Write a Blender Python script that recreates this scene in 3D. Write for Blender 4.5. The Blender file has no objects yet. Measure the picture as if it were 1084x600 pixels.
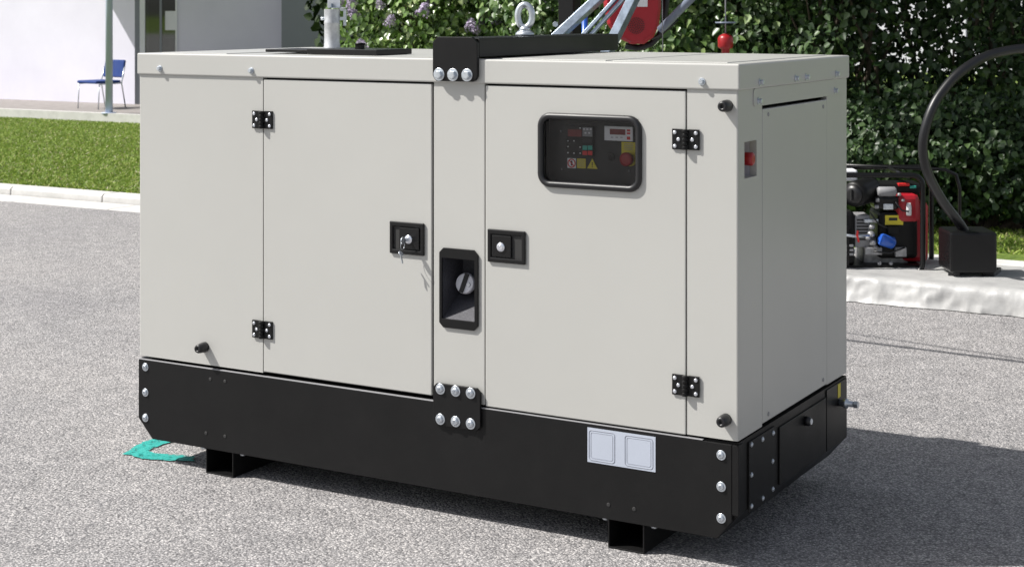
import bpy, math, random
import numpy as np
from mathutils import Vector, Matrix
random.seed(7); rng = np.random.default_rng(11)
R = math.radians
scene = bpy.context.scene
COL = scene.collection

# ------------------------------------------------------------------ camera
CX, CY, CH, YAW, F, V0 = 1.6153, -4.0365, 1.5082, 0.5204, 1700.06, 9.37
cs, sn = math.cos(YAW), math.sin(YAW)
def at(u, v, D):
    """world point seen at photo pixel (u,v) at forward distance D metres"""
    r = (u-542)/F*D
    return Vector((CX+r*cs-D*sn, CY+r*sn+D*cs, CH-(v-V0)/F*D))
def gp(u, D, z):
    p = at(u, 0, D); return Vector((p.x, p.y, z))
cam = bpy.data.cameras.new('camera'); co = bpy.data.objects.new('camera', cam); COL.objects.link(co)
co.location = (CX, CY, CH); co.rotation_euler = (R(90), 0, YAW)
cam.sensor_width = 36; cam.lens = F/1084*36; cam.shift_y = -(300-V0)/1084
cam.clip_end = 500; cam.clip_start = .05
cam.dof.use_dof = True; cam.dof.focus_distance = 5.0; cam.dof.aperture_fstop = 11
scene.camera = co

# ------------------------------------------------------------------ materials
def new_mat(name):
    m = bpy.data.materials.new(name); m.use_nodes = True
    nt = m.node_tree; b = nt.nodes['Principled BSDF']; return m, nt, b
def N(nt, t, **kw):
    n = nt.nodes.new(t)
    for k, v in kw.items():
        if hasattr(n, k) and k not in n.inputs: setattr(n, k, v)
        else: n.inputs[k].default_value = v
    return n
def ramp(nt, fac, stops):
    r = nt.nodes.new('ShaderNodeValToRGB'); e = r.color_ramp.elements
    while len(e) < len(stops): e.new(.5)
    for q, (p, c) in zip(e, stops): q.position = p; q.color = (*c, 1) if len(c) == 3 else c
    nt.links.new(fac, r.inputs[0]); return r.outputs[0]
def pos(nt):
    return nt.nodes.new('ShaderNodeNewGeometry').outputs['Position']
def bump(nt, b, h, strength, dist):
    n = N(nt, 'ShaderNodeBump', Strength=strength, Distance=dist)
    nt.links.new(h, n.inputs['Height']); nt.links.new(n.outputs[0], b.inputs['Normal']); return n
def paint(name, c, rough=.4, var=.04, peel=.25, metal=0, spec=.5, scale=3.0, dust=0.0):
    m, nt, b = new_mat(name)
    p = pos(nt)
    n1 = N(nt, 'ShaderNodeTexNoise', Scale=scale, Detail=6.0, Roughness=.6); nt.links.new(p, n1.inputs['Vector'])
    col = ramp(nt, n1.outputs[0], [(.3, tuple(x*(1-var) for x in c)), (.7, tuple(min(1, x*(1+var)) for x in c))])
    if dust:
        n3 = N(nt, 'ShaderNodeTexNoise', Scale=14.0, Detail=8.0, Roughness=.7); nt.links.new(p, n3.inputs['Vector'])
        f = ramp(nt, n3.outputs[0], [(.45, (0, 0, 0)), (.8, (dust, dust, dust))])
        mx = N(nt, 'ShaderNodeMix', data_type='RGBA'); nt.links.new(f, mx.inputs[0]); nt.links.new(col, mx.inputs[6])
        mx.inputs[7].default_value = (.35, .33, .3, 1); col = mx.outputs[2]
    nt.links.new(col, b.inputs['Base Color'])
    n2 = N(nt, 'ShaderNodeTexNoise', Scale=scale*2.3, Detail=3.0); nt.links.new(p, n2.inputs['Vector'])
    mr = N(nt, 'ShaderNodeMapRange'); nt.links.new(n2.outputs[0], mr.inputs[0])
    mr.inputs[3].default_value = rough*.8; mr.inputs[4].default_value = rough*1.25
    nt.links.new(mr.outputs[0], b.inputs['Roughness'])
    b.inputs['Metallic'].default_value = metal; b.inputs['Specular IOR Level'].default_value = spec
    if peel:
        n4 = N(nt, 'ShaderNodeTexNoise', Scale=420.0, Detail=2.0); nt.links.new(p, n4.inputs['Vector'])
        bump(nt, b, n4.outputs[0], peel, .0006)
    return m
M = {}
M['cream'] = paint('pale_grey_paint', (.408, .407, .388), .45, .03, .3, scale=1.3, dust=.03)
for n_ in M['cream'].node_tree.nodes:
    if n_.type == 'BSDF_PRINCIPLED': n_.inputs['Coat Weight'].default_value = .4; n_.inputs['Coat Roughness'].default_value = .32; n_.inputs['Coat IOR'].default_value = 1.5
M['black'] = paint('black_powder_coat', (.0075, .0075, .0078), .40, .12, .4, spec=.2, scale=3, dust=.006)
M['blackg'] = paint('black_gloss', (.007, .007, .0075), .28, .1, .1, spec=.3)
M['rubber'] = paint('black_rubber', (.007, .007, .0085), .38, .2, .2)
M['dark'] = paint('dark_interior', (.02, .02, .02), .7, .1, 0)
M['zinc'] = paint('zinc_steel', (.56, .60, .65), .32, .12, .3, metal=.8, scale=60)
M['chrome'] = paint('chrome', (.68, .70, .76), .2, .05, 0, metal=.8, scale=40)
M['galv'] = paint('galvanised_steel', (.27, .32, .39), .42, .3, .3, metal=.7, scale=22)
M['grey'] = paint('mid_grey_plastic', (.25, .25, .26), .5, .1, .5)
M['capgrey'] = paint('light_grey_plastic', (.62, .62, .67), .5, .1, .6, scale=40)
M['stipple'] = paint('stippled_black_plastic', (.05, .05, .06), .45, .6, 1.0, scale=260)
M['red'] = paint('red_plastic', (.28, .006, .009), .35, .08, .2)
M['dred'] = paint('deep_red_paint', (.36, .012, .022), .35, .12, .1)
M['brightred'] = paint('bright_red', (.6, .02, .02), .4, .05, 0)
M['yellow'] = paint('yellow_sticker', (.62, .52, .03), .5, .05, 0)
M['white'] = paint('white_sticker', (.72, .73, .75), .45, .03, 0)
M['label'] = paint('silver_label', (.40, .435, .51), .35, .04, .05, metal=.0)
M['labeled'] = paint('label_edge', (.25, .27, .32), .4, .05, 0)
M['teal'] = paint('teal_button', (.03, .35, .28), .5, .05, 0)
M['display'] = paint('dark_red_display', (.16, .01, .012), .2, .05, 0)
M['panel'] = paint('dark_control_panel', (.008, .008, .0085), .45, .2, .3, scale=9)
M['pocket'] = paint('pocket_lining', (.5, .5, .55), .5, .03, .1)
M['blue'] = paint('blue_can', (.02, .09, .42), .3, .1, 0)
M['bluefab'] = paint('blue_fabric', (.012, .04, .18), .85, .1, .3)
M['engine'] = paint('cast_aluminium', (.32, .32, .33), .5, .35, .5, metal=.5, scale=40)
M['greygreen'] = paint('grey_green_render', (.23, .245, .27), .85, .05, .6, scale=.6)
M['pole'] = paint('slate_grey_paint', (.16, .19, .25), .4, .08, .2)
M['colpaint'] = paint('pale_grey_column_paint', (.44, .50, .62), .5, .05, .1)
M['bark'] = paint('bark', (.09, .07, .05), .9, .5, 1.0, scale=18)
M['wood'] = paint('weathered_wood', (.24, .18, .12), .8, .25, .5, scale=14)
M['paving'] = paint('porch_paving', (.24, .22, .21), .85, .15, .5, scale=5)

def wall_mat():
    m, nt, b = new_mat('white_render'); p = pos(nt)
    n = N(nt, 'ShaderNodeTexNoise', Scale=.8, Detail=8.0, Roughness=.65); nt.links.new(p, n.inputs['Vector'])
    nt.links.new(ramp(nt, n.outputs[0], [(.3, (.62, .61, .70)), (.7, (.69, .68, .77))]), b.inputs['Base Color'])
    b.inputs['Roughness'].default_value = .9
    n2 = N(nt, 'ShaderNodeTexNoise', Scale=90.0, Detail=4.0); nt.links.new(p, n2.inputs['Vector'])
    bump(nt, b, n2.outputs[0], .5, .004); return m
M['wall'] = wall_mat()

def asphalt_mat():
    m, nt, b = new_mat('asphalt'); p = pos(nt)
    big = N(nt, 'ShaderNodeTexNoise', Scale=.55, Detail=7.0, Roughness=.6); nt.links.new(p, big.inputs['Vector'])
    mid = N(nt, 'ShaderNodeTexNoise', Scale=9.0, Detail=6.0, Roughness=.7); nt.links.new(p, mid.inputs['Vector'])
    vo = N(nt, 'ShaderNodeTexVoronoi', Scale=165.0, Randomness=1.0); nt.links.new(p, vo.inputs['Vector'])
    vo2 = N(nt, 'ShaderNodeTexVoronoi', Scale=90.0); nt.links.new(p, vo2.inputs['Vector'])
    fine = N(nt, 'ShaderNodeTexNoise', Scale=95.0, Detail=6.0, Roughness=.85); nt.links.new(p, fine.inputs['Vector'])
    # stones: value per cell
    sep = nt.nodes.new('ShaderNodeSeparateColor'); nt.links.new(vo.outputs['Color'], sep.inputs[0])
    stone = ramp(nt, sep.outputs[0], [(0, (.12, .12, .122)), (.3, (.19, .188, .188)), (.75, (.26, .255, .252)), (1, (.38, .37, .36))])
    dist = ramp(nt, vo.outputs['Distance'], [(.15, (1, 1, 1)), (.75, (.42, .42, .43))])
    mul = N(nt, 'ShaderNodeMix', data_type='RGBA', blend_type='MULTIPLY'); mul.inputs[0].default_value = 1
    nt.links.new(stone, mul.inputs[6]); nt.links.new(dist, mul.inputs[7])
    f2 = ramp(nt, fine.outputs[0], [(.3, (.70, .70, .71)), (.68, (1.28, 1.27, 1.26))])
    mul2 = N(nt, 'ShaderNodeMix', data_type='RGBA', blend_type='MULTIPLY'); mul2.inputs[0].default_value = 1
    nt.links.new(mul.outputs[2], mul2.inputs[6]); nt.links.new(f2, mul2.inputs[7])
    g = ramp(nt, big.outputs[0], [(.28, (.78, .78, .80)), (.45, (.97, .97, .97)), (.72, (1.12, 1.11, 1.09))])
    mul3 = N(nt, 'ShaderNodeMix', data_type='RGBA', blend_type='MULTIPLY'); mul3.inputs[0].default_value = 1
    nt.links.new(mul2.outputs[2], mul3.inputs[6]); nt.links.new(g, mul3.inputs[7])
    g2 = ramp(nt, mid.outputs[0], [(.35, (.86, .86, .86)), (.65, (1.1, 1.1, 1.1))])
    mul4 = N(nt, 'ShaderNodeMix', data_type='RGBA', blend_type='MULTIPLY'); mul4.inputs[0].default_value = 1
    nt.links.new(mul3.outputs[2], mul4.inputs[6]); nt.links.new(g2, mul4.inputs[7])
    # cracks
    cw = N(nt, 'ShaderNodeTexNoise', Scale=1.3, Detail=5.0); nt.links.new(p, cw.inputs['Vector'])
    mxv = N(nt, 'ShaderNodeMix', data_type='RGBA'); mxv.inputs[0].default_value = .35
    nt.links.new(p, mxv.inputs[6]); nt.links.new(cw.outputs['Color'], mxv.inputs[7])
    cr = N(nt, 'ShaderNodeTexVoronoi', feature='DISTANCE_TO_EDGE', Scale=.3); nt.links.new(mxv.outputs[2], cr.inputs['Vector'])
    crf = ramp(nt, cr.outputs['Distance'], [(.0, (.55, .55, .55)), (.006, (1, 1, 1))])
    mul5 = N(nt, 'ShaderNodeMix', data_type='RGBA', blend_type='MULTIPLY'); mul5.inputs[0].default_value = .18
    nt.links.new(mul4.outputs[2], mul5.inputs[6]); nt.links.new(crf, mul5.inputs[7])
    gain = N(nt, 'ShaderNodeMix', data_type='RGBA', blend_type='MULTIPLY'); gain.inputs[0].default_value = 1
    gain.inputs[7].default_value = (1.84, 1.82, 1.83, 1); nt.links.new(mul5.outputs[2], gain.inputs[6])
    nt.links.new(gain.outputs[2], b.inputs['Base Color'])
    b.inputs['Roughness'].default_value = .8
    a1 = N(nt, 'ShaderNodeMath', operation='ADD'); nt.links.new(fine.outputs[0], a1.inputs[0])
    s1 = N(nt, 'ShaderNodeMath', operation='MULTIPLY'); s1.inputs[1].default_value = -1.0; nt.links.new(vo.outputs['Distance'], s1.inputs[0])
    a2 = N(nt, 'ShaderNodeMath', operation='ADD'); nt.links.new(a1.outputs[0], a2.inputs[0]); nt.links.new(s1.outputs[0], a2.inputs[1])
    s2 = N(nt, 'ShaderNodeMath', operation='MULTIPLY'); s2.inputs[1].default_value = -1.1; nt.links.new(vo2.outputs['Distance'], s2.inputs[0])
    nt.links.new(s2.outputs[0], a1.inputs[1])
    bump(nt, b, a2.outputs[0], .75, .004); return m
M['asphalt'] = asphalt_mat()

def simple_noise(name, stops, scale, rough=.9, bs=.5, bd=.01, bscale=None, detail=8.0, spec=.3):
    m, nt, b = new_mat(name); p = pos(nt)
    n = N(nt, 'ShaderNodeTexNoise', Scale=scale, Detail=detail, Roughness=.7); nt.links.new(p, n.inputs['Vector'])
    nt.links.new(ramp(nt, n.outputs[0], stops), b.inputs['Base Color'])
    b.inputs['Roughness'].default_value = rough; b.inputs['Specular IOR Level'].default_value = spec
    n2 = N(nt, 'ShaderNodeTexNoise', Scale=bscale or scale*4, Detail=5.0); nt.links.new(p, n2.inputs['Vector'])
    bump(nt, b, n2.outputs[0], bs, bd); return m
M['soil'] = simple_noise('lawn_soil', [(.35, (.06, .10, .015)), (.55, (.13, .19, .03)), (.7, (.20, .22, .06))], 11, bd=.03)
M['concrete'] = simple_noise('kerb_concrete', [(.3, (.46, .455, .44)), (.7, (.60, .59, .575))], 5, bd=.004, bscale=60)
M['joint'] = simple_noise('kerb_joint', [(.3, (.16, .15, .13)), (.7, (.22, .21, .19))], 9)
M['tarp'] = simple_noise('grey_white_tarp', [(.3, (.33, .33, .33)), (.7, (.50, .50, .49))], 4, rough=.4, bs=.3, bd=.006, bscale=18, spec=.5)
M['tealpaint'] = None
def tealpaint():
    m, nt, b = new_mat('teal_road_paint'); p = pos(nt)
    vo = N(nt, 'ShaderNodeTexNoise', Scale=55.0, Detail=8.0, Roughness=.9); nt.links.new(p, vo.inputs['Vector'])
    nt.links.new(ramp(nt, vo.outputs[0], [(.3, (.005, .16, .14)), (.5, (.01, .34, .30)), (.7, (.10, .46, .41))]), b.inputs['Base Color'])
    a = ramp(nt, vo.outputs[0], [(.40, (0, 0, 0)), (.47, (1, 1, 1))])
    # worn away: chips of asphalt show through
    nt.links.new(a, b.inputs['Alpha']); b.inputs['Roughness'].default_value = .7
    bump(nt, b, vo.outputs[0], .6, .005); return m
M['tealpaint'] = tealpaint()

def leaf_mat(name, stops, trans=.25, rough=.45, spec=.5):
    m, nt, b = new_mat(name)
    g = nt.nodes.new('ShaderNodeNewGeometry')
    c = ramp(nt, g.outputs['Random Per Island'], stops)
    nt.links.new(c, b.inputs['Base Color']); b.inputs['Roughness'].default_value = rough
    b.inputs['Specular IOR Level'].default_value = spec
    t = nt.nodes.new('ShaderNodeBsdfTranslucent'); nt.links.new(c, t.inputs[0])
    mx = nt.nodes.new('ShaderNodeMixShader'); mx.inputs[0].default_value = trans
    nt.links.new(b.outputs[0], mx.inputs[1]); nt.links.new(t.outputs[0], mx.inputs[2])
    nt.links.new(mx.outputs[0], nt.nodes['Material Output'].inputs[0]); return m
M['lilacleaf'] = leaf_mat('lilac_leaf', [(0, (.06, .12, .022)), (.5, (.13, .23, .05)), (.9, (.24, .35, .11)), (1, (.36, .42, .18))], .28, .33, .9)
M['treeleaf'] = leaf_mat('broad_leaf', [(0, (.035, .08, .018)), (.6, (.085, .16, .04)), (.9, (.17, .26, .08)), (1, (.24, .32, .12))], .25, .4, .8)
M['shadeleaf'] = leaf_mat('shade_broad_leaf', [(0, (.014, .034, .010)), (.6, (.030, .066, .018)), (1, (.075, .125, .04))], .15, .45, .45)  # broad leaf again, with the shade put into a darker colour
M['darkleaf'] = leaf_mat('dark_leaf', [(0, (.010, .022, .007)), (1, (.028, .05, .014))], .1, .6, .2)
M['flower'] = leaf_mat('lilac_blossom', [(0, (.36, .28, .44)), (.6, (.52, .45, .60)), (1, (.70, .66, .78))], .2, .8, .2)
M['grass'] = leaf_mat('grass_blade', [(0, (.10, .17, .02)), (.5, (.20, .30, .045)), (.85, (.31, .39, .08)), (.93, (.36, .34, .14)), (1, (.55, .50, .38))], .3, .6, .3)
def glass_mat(name, tint, extra=0.0, ior=1.5):
    m, nt, b = new_mat(name); nt.nodes.remove(b)
    t = nt.nodes.new('ShaderNodeBsdfTransparent'); t.inputs[0].default_value = (*tint, 1)
    gl = nt.nodes.new('ShaderNodeBsdfGlossy'); gl.inputs['Roughness'].default_value = .03
    fr = nt.nodes.new('ShaderNodeFresnel'); fr.inputs[0].default_value = ior
    ad = N(nt, 'ShaderNodeMath', operation='ADD'); ad.inputs[1].default_value = extra; nt.links.new(fr.outputs[0], ad.inputs[0])
    mx = nt.nodes.new('ShaderNodeMixShader'); nt.links.new(ad.outputs[0], mx.inputs[0])
    nt.links.new(t.outputs[0], mx.inputs[1]); nt.links.new(gl.outputs[0], mx.inputs[2])
    nt.links.new(mx.outputs[0], nt.nodes['Material Output'].inputs[0]); return m
M['glass'] = glass_mat('smoked_window', (.84, .84, .84), 0.0, 1.28)
M['doorglass'] = glass_mat('door_glass', (.35, .42, .38), .12)

# ------------------------------------------------------------------ mesh builder
class MB:
    def __init__(s): s.v = []; s.f = []; s.smooth = []
    def add(s, vs, fs, smooth=False):
        b = len(s.v); s.v += [tuple(p) for p in vs]
        for f in fs: s.f.append(tuple(b+i for i in f)); s.smooth.append(smooth)
        return s
    def box(s, x0, x1, y0, y1, z0, z1):
        v = [(x, y, z) for z in (z0, z1) for y in (y0, y1) for x in (x0, x1)]
        return s.add(v, [(0, 2, 3, 1), (4, 5, 7, 6), (0, 1, 5, 4), (2, 6, 7, 3), (0, 4, 6, 2), (1, 3, 7, 5)])
    def prism(s, poly, axis, a, b):
        """poly in the two other axes; axis 'y': (x,z); 'z': (x,y); 'x': (y,z)"""
        def mk(p, t): return {'y': (p[0], t, p[1]), 'z': (p[0], p[1], t), 'x': (t, p[0], p[1])}[axis]
        n = len(poly); v = [mk(p, a) for p in poly]+[mk(p, b) for p in poly]
        fs = [tuple(range(n)), tuple(range(2*n-1, n-1, -1))]+[(i, n+i, n+(i+1) % n, (i+1) % n) for i in range(n)]
        return s.add(v, fs)
    def hole_plate(s, axis, o, h, a, b):
        """rect plate o=(p0,p1,q0,q1) with rect hole h, thickness a..b along axis"""
        P = [o[0], h[0], h[1], o[1]]; Q = [o[2], h[2], h[3], o[3]]
        def mk(p, q, t): return {'y': (p, t, q), 'z': (p, q, t), 'x': (t, p, q)}[axis]
        v = [mk(P[i], Q[j], t) for t in (a, b) for j in range(4) for i in range(4)]
        I = lambda i, j, k: k*16+j*4+i; fs = []
        for i in range(3):
            for j in range(3):
                if (i, j) == (1, 1): continue
                fs.append((I(i, j, 0), I(i+1, j, 0), I(i+1, j+1, 0), I(i, j+1, 0)))
                fs.append((I(i, j, 1), I(i, j+1, 1), I(i+1, j+1, 1), I(i+1, j, 1)))
        for i in range(3):
            for j in (0, 3): fs.append((I(i, j, 0), I(i, j, 1), I(i+1, j, 1), I(i+1, j, 0)))
            for k in (0, 3): fs.append((I(k, i, 0), I(k, i+1, 0), I(k, i+1, 1), I(k, i, 1)))
        for (i0, j0, i1, j1) in ((1, 1, 2, 1), (2, 1, 2, 2), (2, 2, 1, 2), (1, 2, 1, 1)):
            fs.append((I(i0, j0, 0), I(i1, j1, 0), I(i1, j1, 1), I(i0, j0, 1)))
        return s.add(v, fs)
    def cyl(s, p0, p1, r0, r1=None, n=20, caps=True, smooth=True):
        return s.lathe(p0, p1, [(0, r0), (1, r0 if r1 is None else r1)], n, caps, smooth)
    def lathe(s, p0, p1, prof, n=24, caps=True, smooth=True):
        """prof: list of (fraction along p0->p1, radius)"""
        p0 = Vector(p0); p1 = Vector(p1); d = (p1-p0)
        dn = d.normalized(); a = dn.orthogonal().normalized(); b = dn.cross(a)
        v = []
        for t, r in prof:
            for i in range(n):
                th = 2*math.pi*i/n; v.append(p0+d*t+(a*math.cos(th)+b*math.sin(th))*r)
        fs = []
        for k in range(len(prof)-1):
            for i in range(n):
                j = (i+1) % n; fs.append((k*n+i, k*n+j, (k+1)*n+j, (k+1)*n+i))
        s.add(v, fs, smooth)
        if caps:
            base = len(s.v)-len(v)
            s.f.append(tuple(base+i for i in range(n-1, -1, -1))); s.smooth.append(False)
            s.f.append(tuple(base+(len(prof)-1)*n+i for i in range(n))); s.smooth.append(False)
        return s
    def tube(s, pts, r, n=10, closed=False, scale2=1.0):
        pts = [Vector(p) for p in pts]; m = len(pts); v = []
        up = None
        for i, p in enumerate(pts):
            if closed: t = (pts[(i+1) % m]-pts[i-1]).normalized()
            else: t = (pts[min(i+1, m-1)]-pts[max(i-1, 0)]).normalized()
            if up is None: up = t.orthogonal().normalized()
            up = (up-t*up.dot(t)).normalized(); w = t.cross(up)
            for k in range(n):
                th = 2*math.pi*k/n; v.append(p+up*math.cos(th)*r+w*math.sin(th)*r*scale2)
        fs = []
        for i in range(m if closed else m-1):
            a = i*n; b = ((i+1) % m)*n
            for k in range(n): fs.append((a+k, a+(k+1) % n, b+(k+1) % n, b+k))
        if not closed: fs += [tuple(range(n-1, -1, -1)), tuple((m-1)*n+k for k in range(n))]
        return s.add(v, fs, True)
    def bar(s, p0, p1, w, h, up=(0, 0, 1)):
        p0 = Vector(p0); p1 = Vector(p1); d = (p1-p0).normalized(); up = Vector(up)
        a = d.cross(up).normalized(); b = a.cross(d)
        v = [p+a*x*w/2+b*y*h/2 for p in (p0, p1) for (x, y) in ((-1, -1), (1, -1), (1, 1), (-1, 1))]
        return s.add(v, [(0, 1, 2, 3), (7, 6, 5, 4), (0, 4, 5, 1), (1, 5, 6, 2), (2, 6, 7, 3), (3, 7, 4, 0)])
    def build(s, name, mat, parent=None, bev=0, loc=None, seg=2):
        wp = WL.get(parent.name, Vector()) if parent else Vector()
        o_w = Vector(loc) if loc is not None else (wp if parent else Vector())
        me = bpy.data.meshes.new(name)
        me.from_pydata([(v[0]-o_w.x, v[1]-o_w.y, v[2]-o_w.z) for v in s.v], [], s.f)
        me.polygons.foreach_set('use_smooth', s.smooth)
        me.update(); me.validate()
        import bmesh
        b = bmesh.new(); b.from_mesh(me); bmesh.ops.recalc_face_normals(b, faces=b.faces); b.to_mesh(me); b.free()
        me.materials.append(mat)
        o = bpy.data.objects.new(name, me); COL.objects.link(o)
        o.parent = parent; o.location = o_w-wp; WL[o.name] = o_w
        if bev:
            md = o.modifiers.new('bevel', 'BEVEL'); md.width = bev; md.segments = seg
            md.limit_method = 'ANGLE'; md.angle_limit = R(35)
        return o
WL = {}
def tag(o, label=None, cat=None, group=None, kind=None):
    for k, v in (('label', label), ('category', cat), ('group', group), ('kind', kind)):
        if v: o[k] = v
    return o
def empty(name, loc, label=None, cat=None, group=None):
    o = bpy.data.objects.new(name, None); COL.objects.link(o); o.location = loc; o.empty_display_size = .1
    WL[o.name] = Vector(loc); return tag(o, label, cat, group)
def copy_at(o, parent, wloc, rotz=None):
    c = o.copy(); COL.objects.link(c); c.parent = parent
    wp = WL.get(parent.name, Vector()) if parent else Vector()
    c.location = Vector(wloc)-wp; WL[c.name] = Vector(wloc)
    if rotz is not None: c.rotation_euler = (0, 0, rotz)
    return c
def rrect(x0, x1, z0, z1, r, n=6):
    out = []
    for (cx, cz, a0) in ((x1-r, z1-r, 0), (x0+r, z1-r, 90), (x0+r, z0+r, 180), (x1-r, z0+r, 270)):
        for i in range(n+1):
            a = R(a0+90*i/n); out.append((cx+r*math.cos(a), cz+r*math.sin(a)))
    return out
def clip_rect(x0, x1, z0, z1, c=.012, tl=None):
    return [(x0+c, z0), (x1-c, z0), (x1, z0+c), (x1, z1-c), (x1-c, z1), (x0+c, z1), (x0, z1-c), (x0, z0+c)]

# ------------------------------------------------------------------ setting: ground
def grid_sheet(name, x0, x1, y0, y1, zf, mat, step=None, kind='structure'):
    mb = MB(); xs = np.linspace(x0, x1, 2 if step is None else int((x1-x0)/step)+1)
    ys = np.linspace(y0, y1, 2 if step is None else int((y1-y0)/step)+1)
    v = [(x, y, zf(x, y)) for y in ys for x in xs]; n = len(xs)
    fs = [(j*n+i, j*n+i+1, (j+1)*n+i+1, (j+1)*n+i) for j in range(len(ys)-1) for i in range(n-1)]
    mb.add(v, fs, True); o = mb.build(name, mat); return tag(o, kind=kind)
grid_sheet('ground', -300, 300, -300, 300, lambda x, y: -.6, M['soil'])
mb = MB()
mb.add([(-60, -40, 0), (50, -40, 0), (50, 4.90, 0), (-60, 4.90, 0)], [(0, 1, 2, 3)])
mb.add([(-60, -40, -.6), (50, -40, -.6), (50, -40, 0), (-60, -40, 0)], [(0, 1, 2, 3)])
tag(mb.build('asphalt_yard', M['asphalt']), kind='structure')
# gutter slabs and kerb, laid in lengths with dark joints
mb = MB(); kb = MB(); x = -40.0; k = 0
mb2 = MB().box(-40, 40, 4.905, 5.60, -.3, -.012); tag(mb2.build('kerb_bed', M['joint']), kind='structure')
while x < 30:
    mb.box(x+.004, x+.996, 4.904, 5.206, -.2, .004); x += 1
tag(mb.build('gutter', M['concrete'], bev=.004), kind='structure')
x = -40.37
while x < 30:
    kb.prism([(5.215, -.2), (5.40, -.2), (5.40, .065), (5.245, .065), (5.225, .05)], 'x', x+.005, x+.995); x += 1
tag(kb.build('kerb', M['concrete'], bev=.006), kind='structure')
def lawn_z(x, y): return .055-max(0, min(y, 15.3)-5.4)*.0389
ls = MB(); ys = [5.4+i*.9 for i in range(12)]+[18, 30, 60, 120]; xs = list(range(-60, 61, 5))
v = [(x, y, lawn_z(x, y)) for y in ys for x in xs]; n = len(xs)
ls.add(v, [(j*n+i, j*n+i+1, (j+1)*n+i+1, (j+1)*n+i) for j in range(len(ys)-1) for i in range(n-1)], True)
tag(ls.build('lawn', M['soil']), kind='structure')

def fast_mesh(name, V, faces_per, smooth=False):
    pass
def scatter_mesh(name, V, quads, mat, smooth=False):
    """V (n,k,3), quads (m,4) indices in each element"""
    n, k, _ = V.shape; q = np.array(quads); m, c = q.shape
    me = bpy.data.meshes.new(name)
    me.vertices.add(n*k); me.vertices.foreach_set('co', V.reshape(-1).astype(np.float32))
    loops = (np.arange(n)[:, None, None]*k+q[None]).reshape(-1).astype(np.int32)
    me.loops.add(len(loops)); me.loops.foreach_set('vertex_index', loops)
    me.polygons.add(n*m); me.polygons.foreach_set('loop_start', (np.arange(n*m)*c).astype(np.int32))
    me.polygons.foreach_set('loop_total', np.full(n*m, c, np.int32))
    me.update(calc_edges=True); me.validate(); me.materials.append(mat)
    if smooth: me.polygons.foreach_set('use_smooth', np.ones(n*m, bool))
    return me
def unit(a): return a/np.maximum(np.linalg.norm(a, axis=-1, keepdims=True), 1e-9)
def leaves(P, Nrm, size, name, mat, droop=.25, wid=.42):
    """heart shaped folded leaves at P with rough facing Nrm"""
    n = len(P); Nn = unit(Nrm); t = rng.normal(size=(n, 3)); t[:, 2] -= droop*2
    t = unit(t-Nn*(t*Nn).sum(1, keepdims=True)); s = np.cross(Nn, t)
    L = size*rng.uniform(.6, 1.25, (n, 1)); w = L*wid
    fold = L*.10; P0 = P-t*L*.5
    pts = [P0, P0+t*L*.22-s*w+Nn*fold*1.1, P0+t*L*.62-s*w*.75+Nn*fold*.8, P0+t*L-Nn*fold*1.4, P0+t*L*.62+s*w*.75+Nn*fold*.8, P0+t*L*.22+s*w+Nn*fold*1.1]
    return scatter_mesh(name, np.stack(pts, 1), [(0, 1, 2, 3), (0, 3, 4, 5)], mat)
# grass blades on the parts of the lawn that show
def grass_patch(pts, name, label=None):
    n = len(pts); th = rng.uniform(0, 2*np.pi, n); w = rng.uniform(.005, .013, n); h = rng.uniform(.012, .038, n)
    d = np.stack([np.cos(th), np.sin(th), 0*th], 1); lean = rng.normal(size=(n, 3))*[1, 1, 0]*(h*.9)[:, None]
    base = np.array([(x, y, lawn_z(x, y)-.005) for x, y in pts])
    up = np.stack([0*h, 0*h, h], 1)
    V = np.stack([base-d*w[:, None], base+d*w[:, None], base+up*.6+lean*.5+d*w[:, None]*.7, base+up+lean], 1)
    V2 = V
    me = scatter_mesh(name, V2, [(0, 1, 2, 3)], M['grass'])
    o = bpy.data.objects.new(name, me); COL.objects.link(o); tag(o, kind='stuff'); return o
gp_pts = []
while len(gp_pts) < 90000:
    D = 12.4+14.5*rng.random()**1.15; u = rng.uniform(-70, 165)
    p = at(u, 0, D)
    if 5.42 < p.y < 15.25: gp_pts.append((p.x, p.y))
while len(gp_pts) < 130000:
    D = 9.6+16*rng.random(); u = rng.uniform(860, 1150); p = at(u, 0, D)
    if 5.42 < p.y < 20: gp_pts.append((p.x, p.y))
g = grass_patch(gp_pts, 'grass')
tag(g, 'short sunlit green lawn grass beyond the kerb', 'grass')

# teal road paint mark under the left end of the base
def flat_poly(pix, z):
    out = []
    for (u, v) in pix:
        D = F*(CH-z)/(v-V0); p = at(u, v, D); out.append((p.x, p.y, z))
    return out
def densify(poly, step=.02, jit=.006):
    out = []
    n = len(poly)
    for i in range(n):
        a = Vector(poly[i]); b = Vector(poly[(i+1) % n]); m = max(1, int((b-a).length/step))
        for k in range(m):
            p = a.lerp(b, k/m); out.append((p.x+random.uniform(-jit, jit), p.y+random.uniform(-jit, jit), p.z))
    return out
mb = MB()
a = densify(flat_poly([(130, 480), (141, 474), (152, 467.5), (168, 461), (190, 459), (210, 462), (190, 466), (172, 469.5), (161, 474), (157.5, 478.5), (146, 482)], .004))
mb.add(a, [tuple(range(len(a)))])
b_ = densify(flat_poly([(137, 481.5), (157, 477.5), (170, 480), (186, 480.5), (206, 483), (205, 488), (186, 487), (168, 486), (150, 485)], .0045))
mb.add(b_, [tuple(range(len(b_)))])
tag(mb.build('paint_mark', M['tealpaint']), 'teal green paint mark on the asphalt by the left end of the generator base', 'ground marking')

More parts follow.
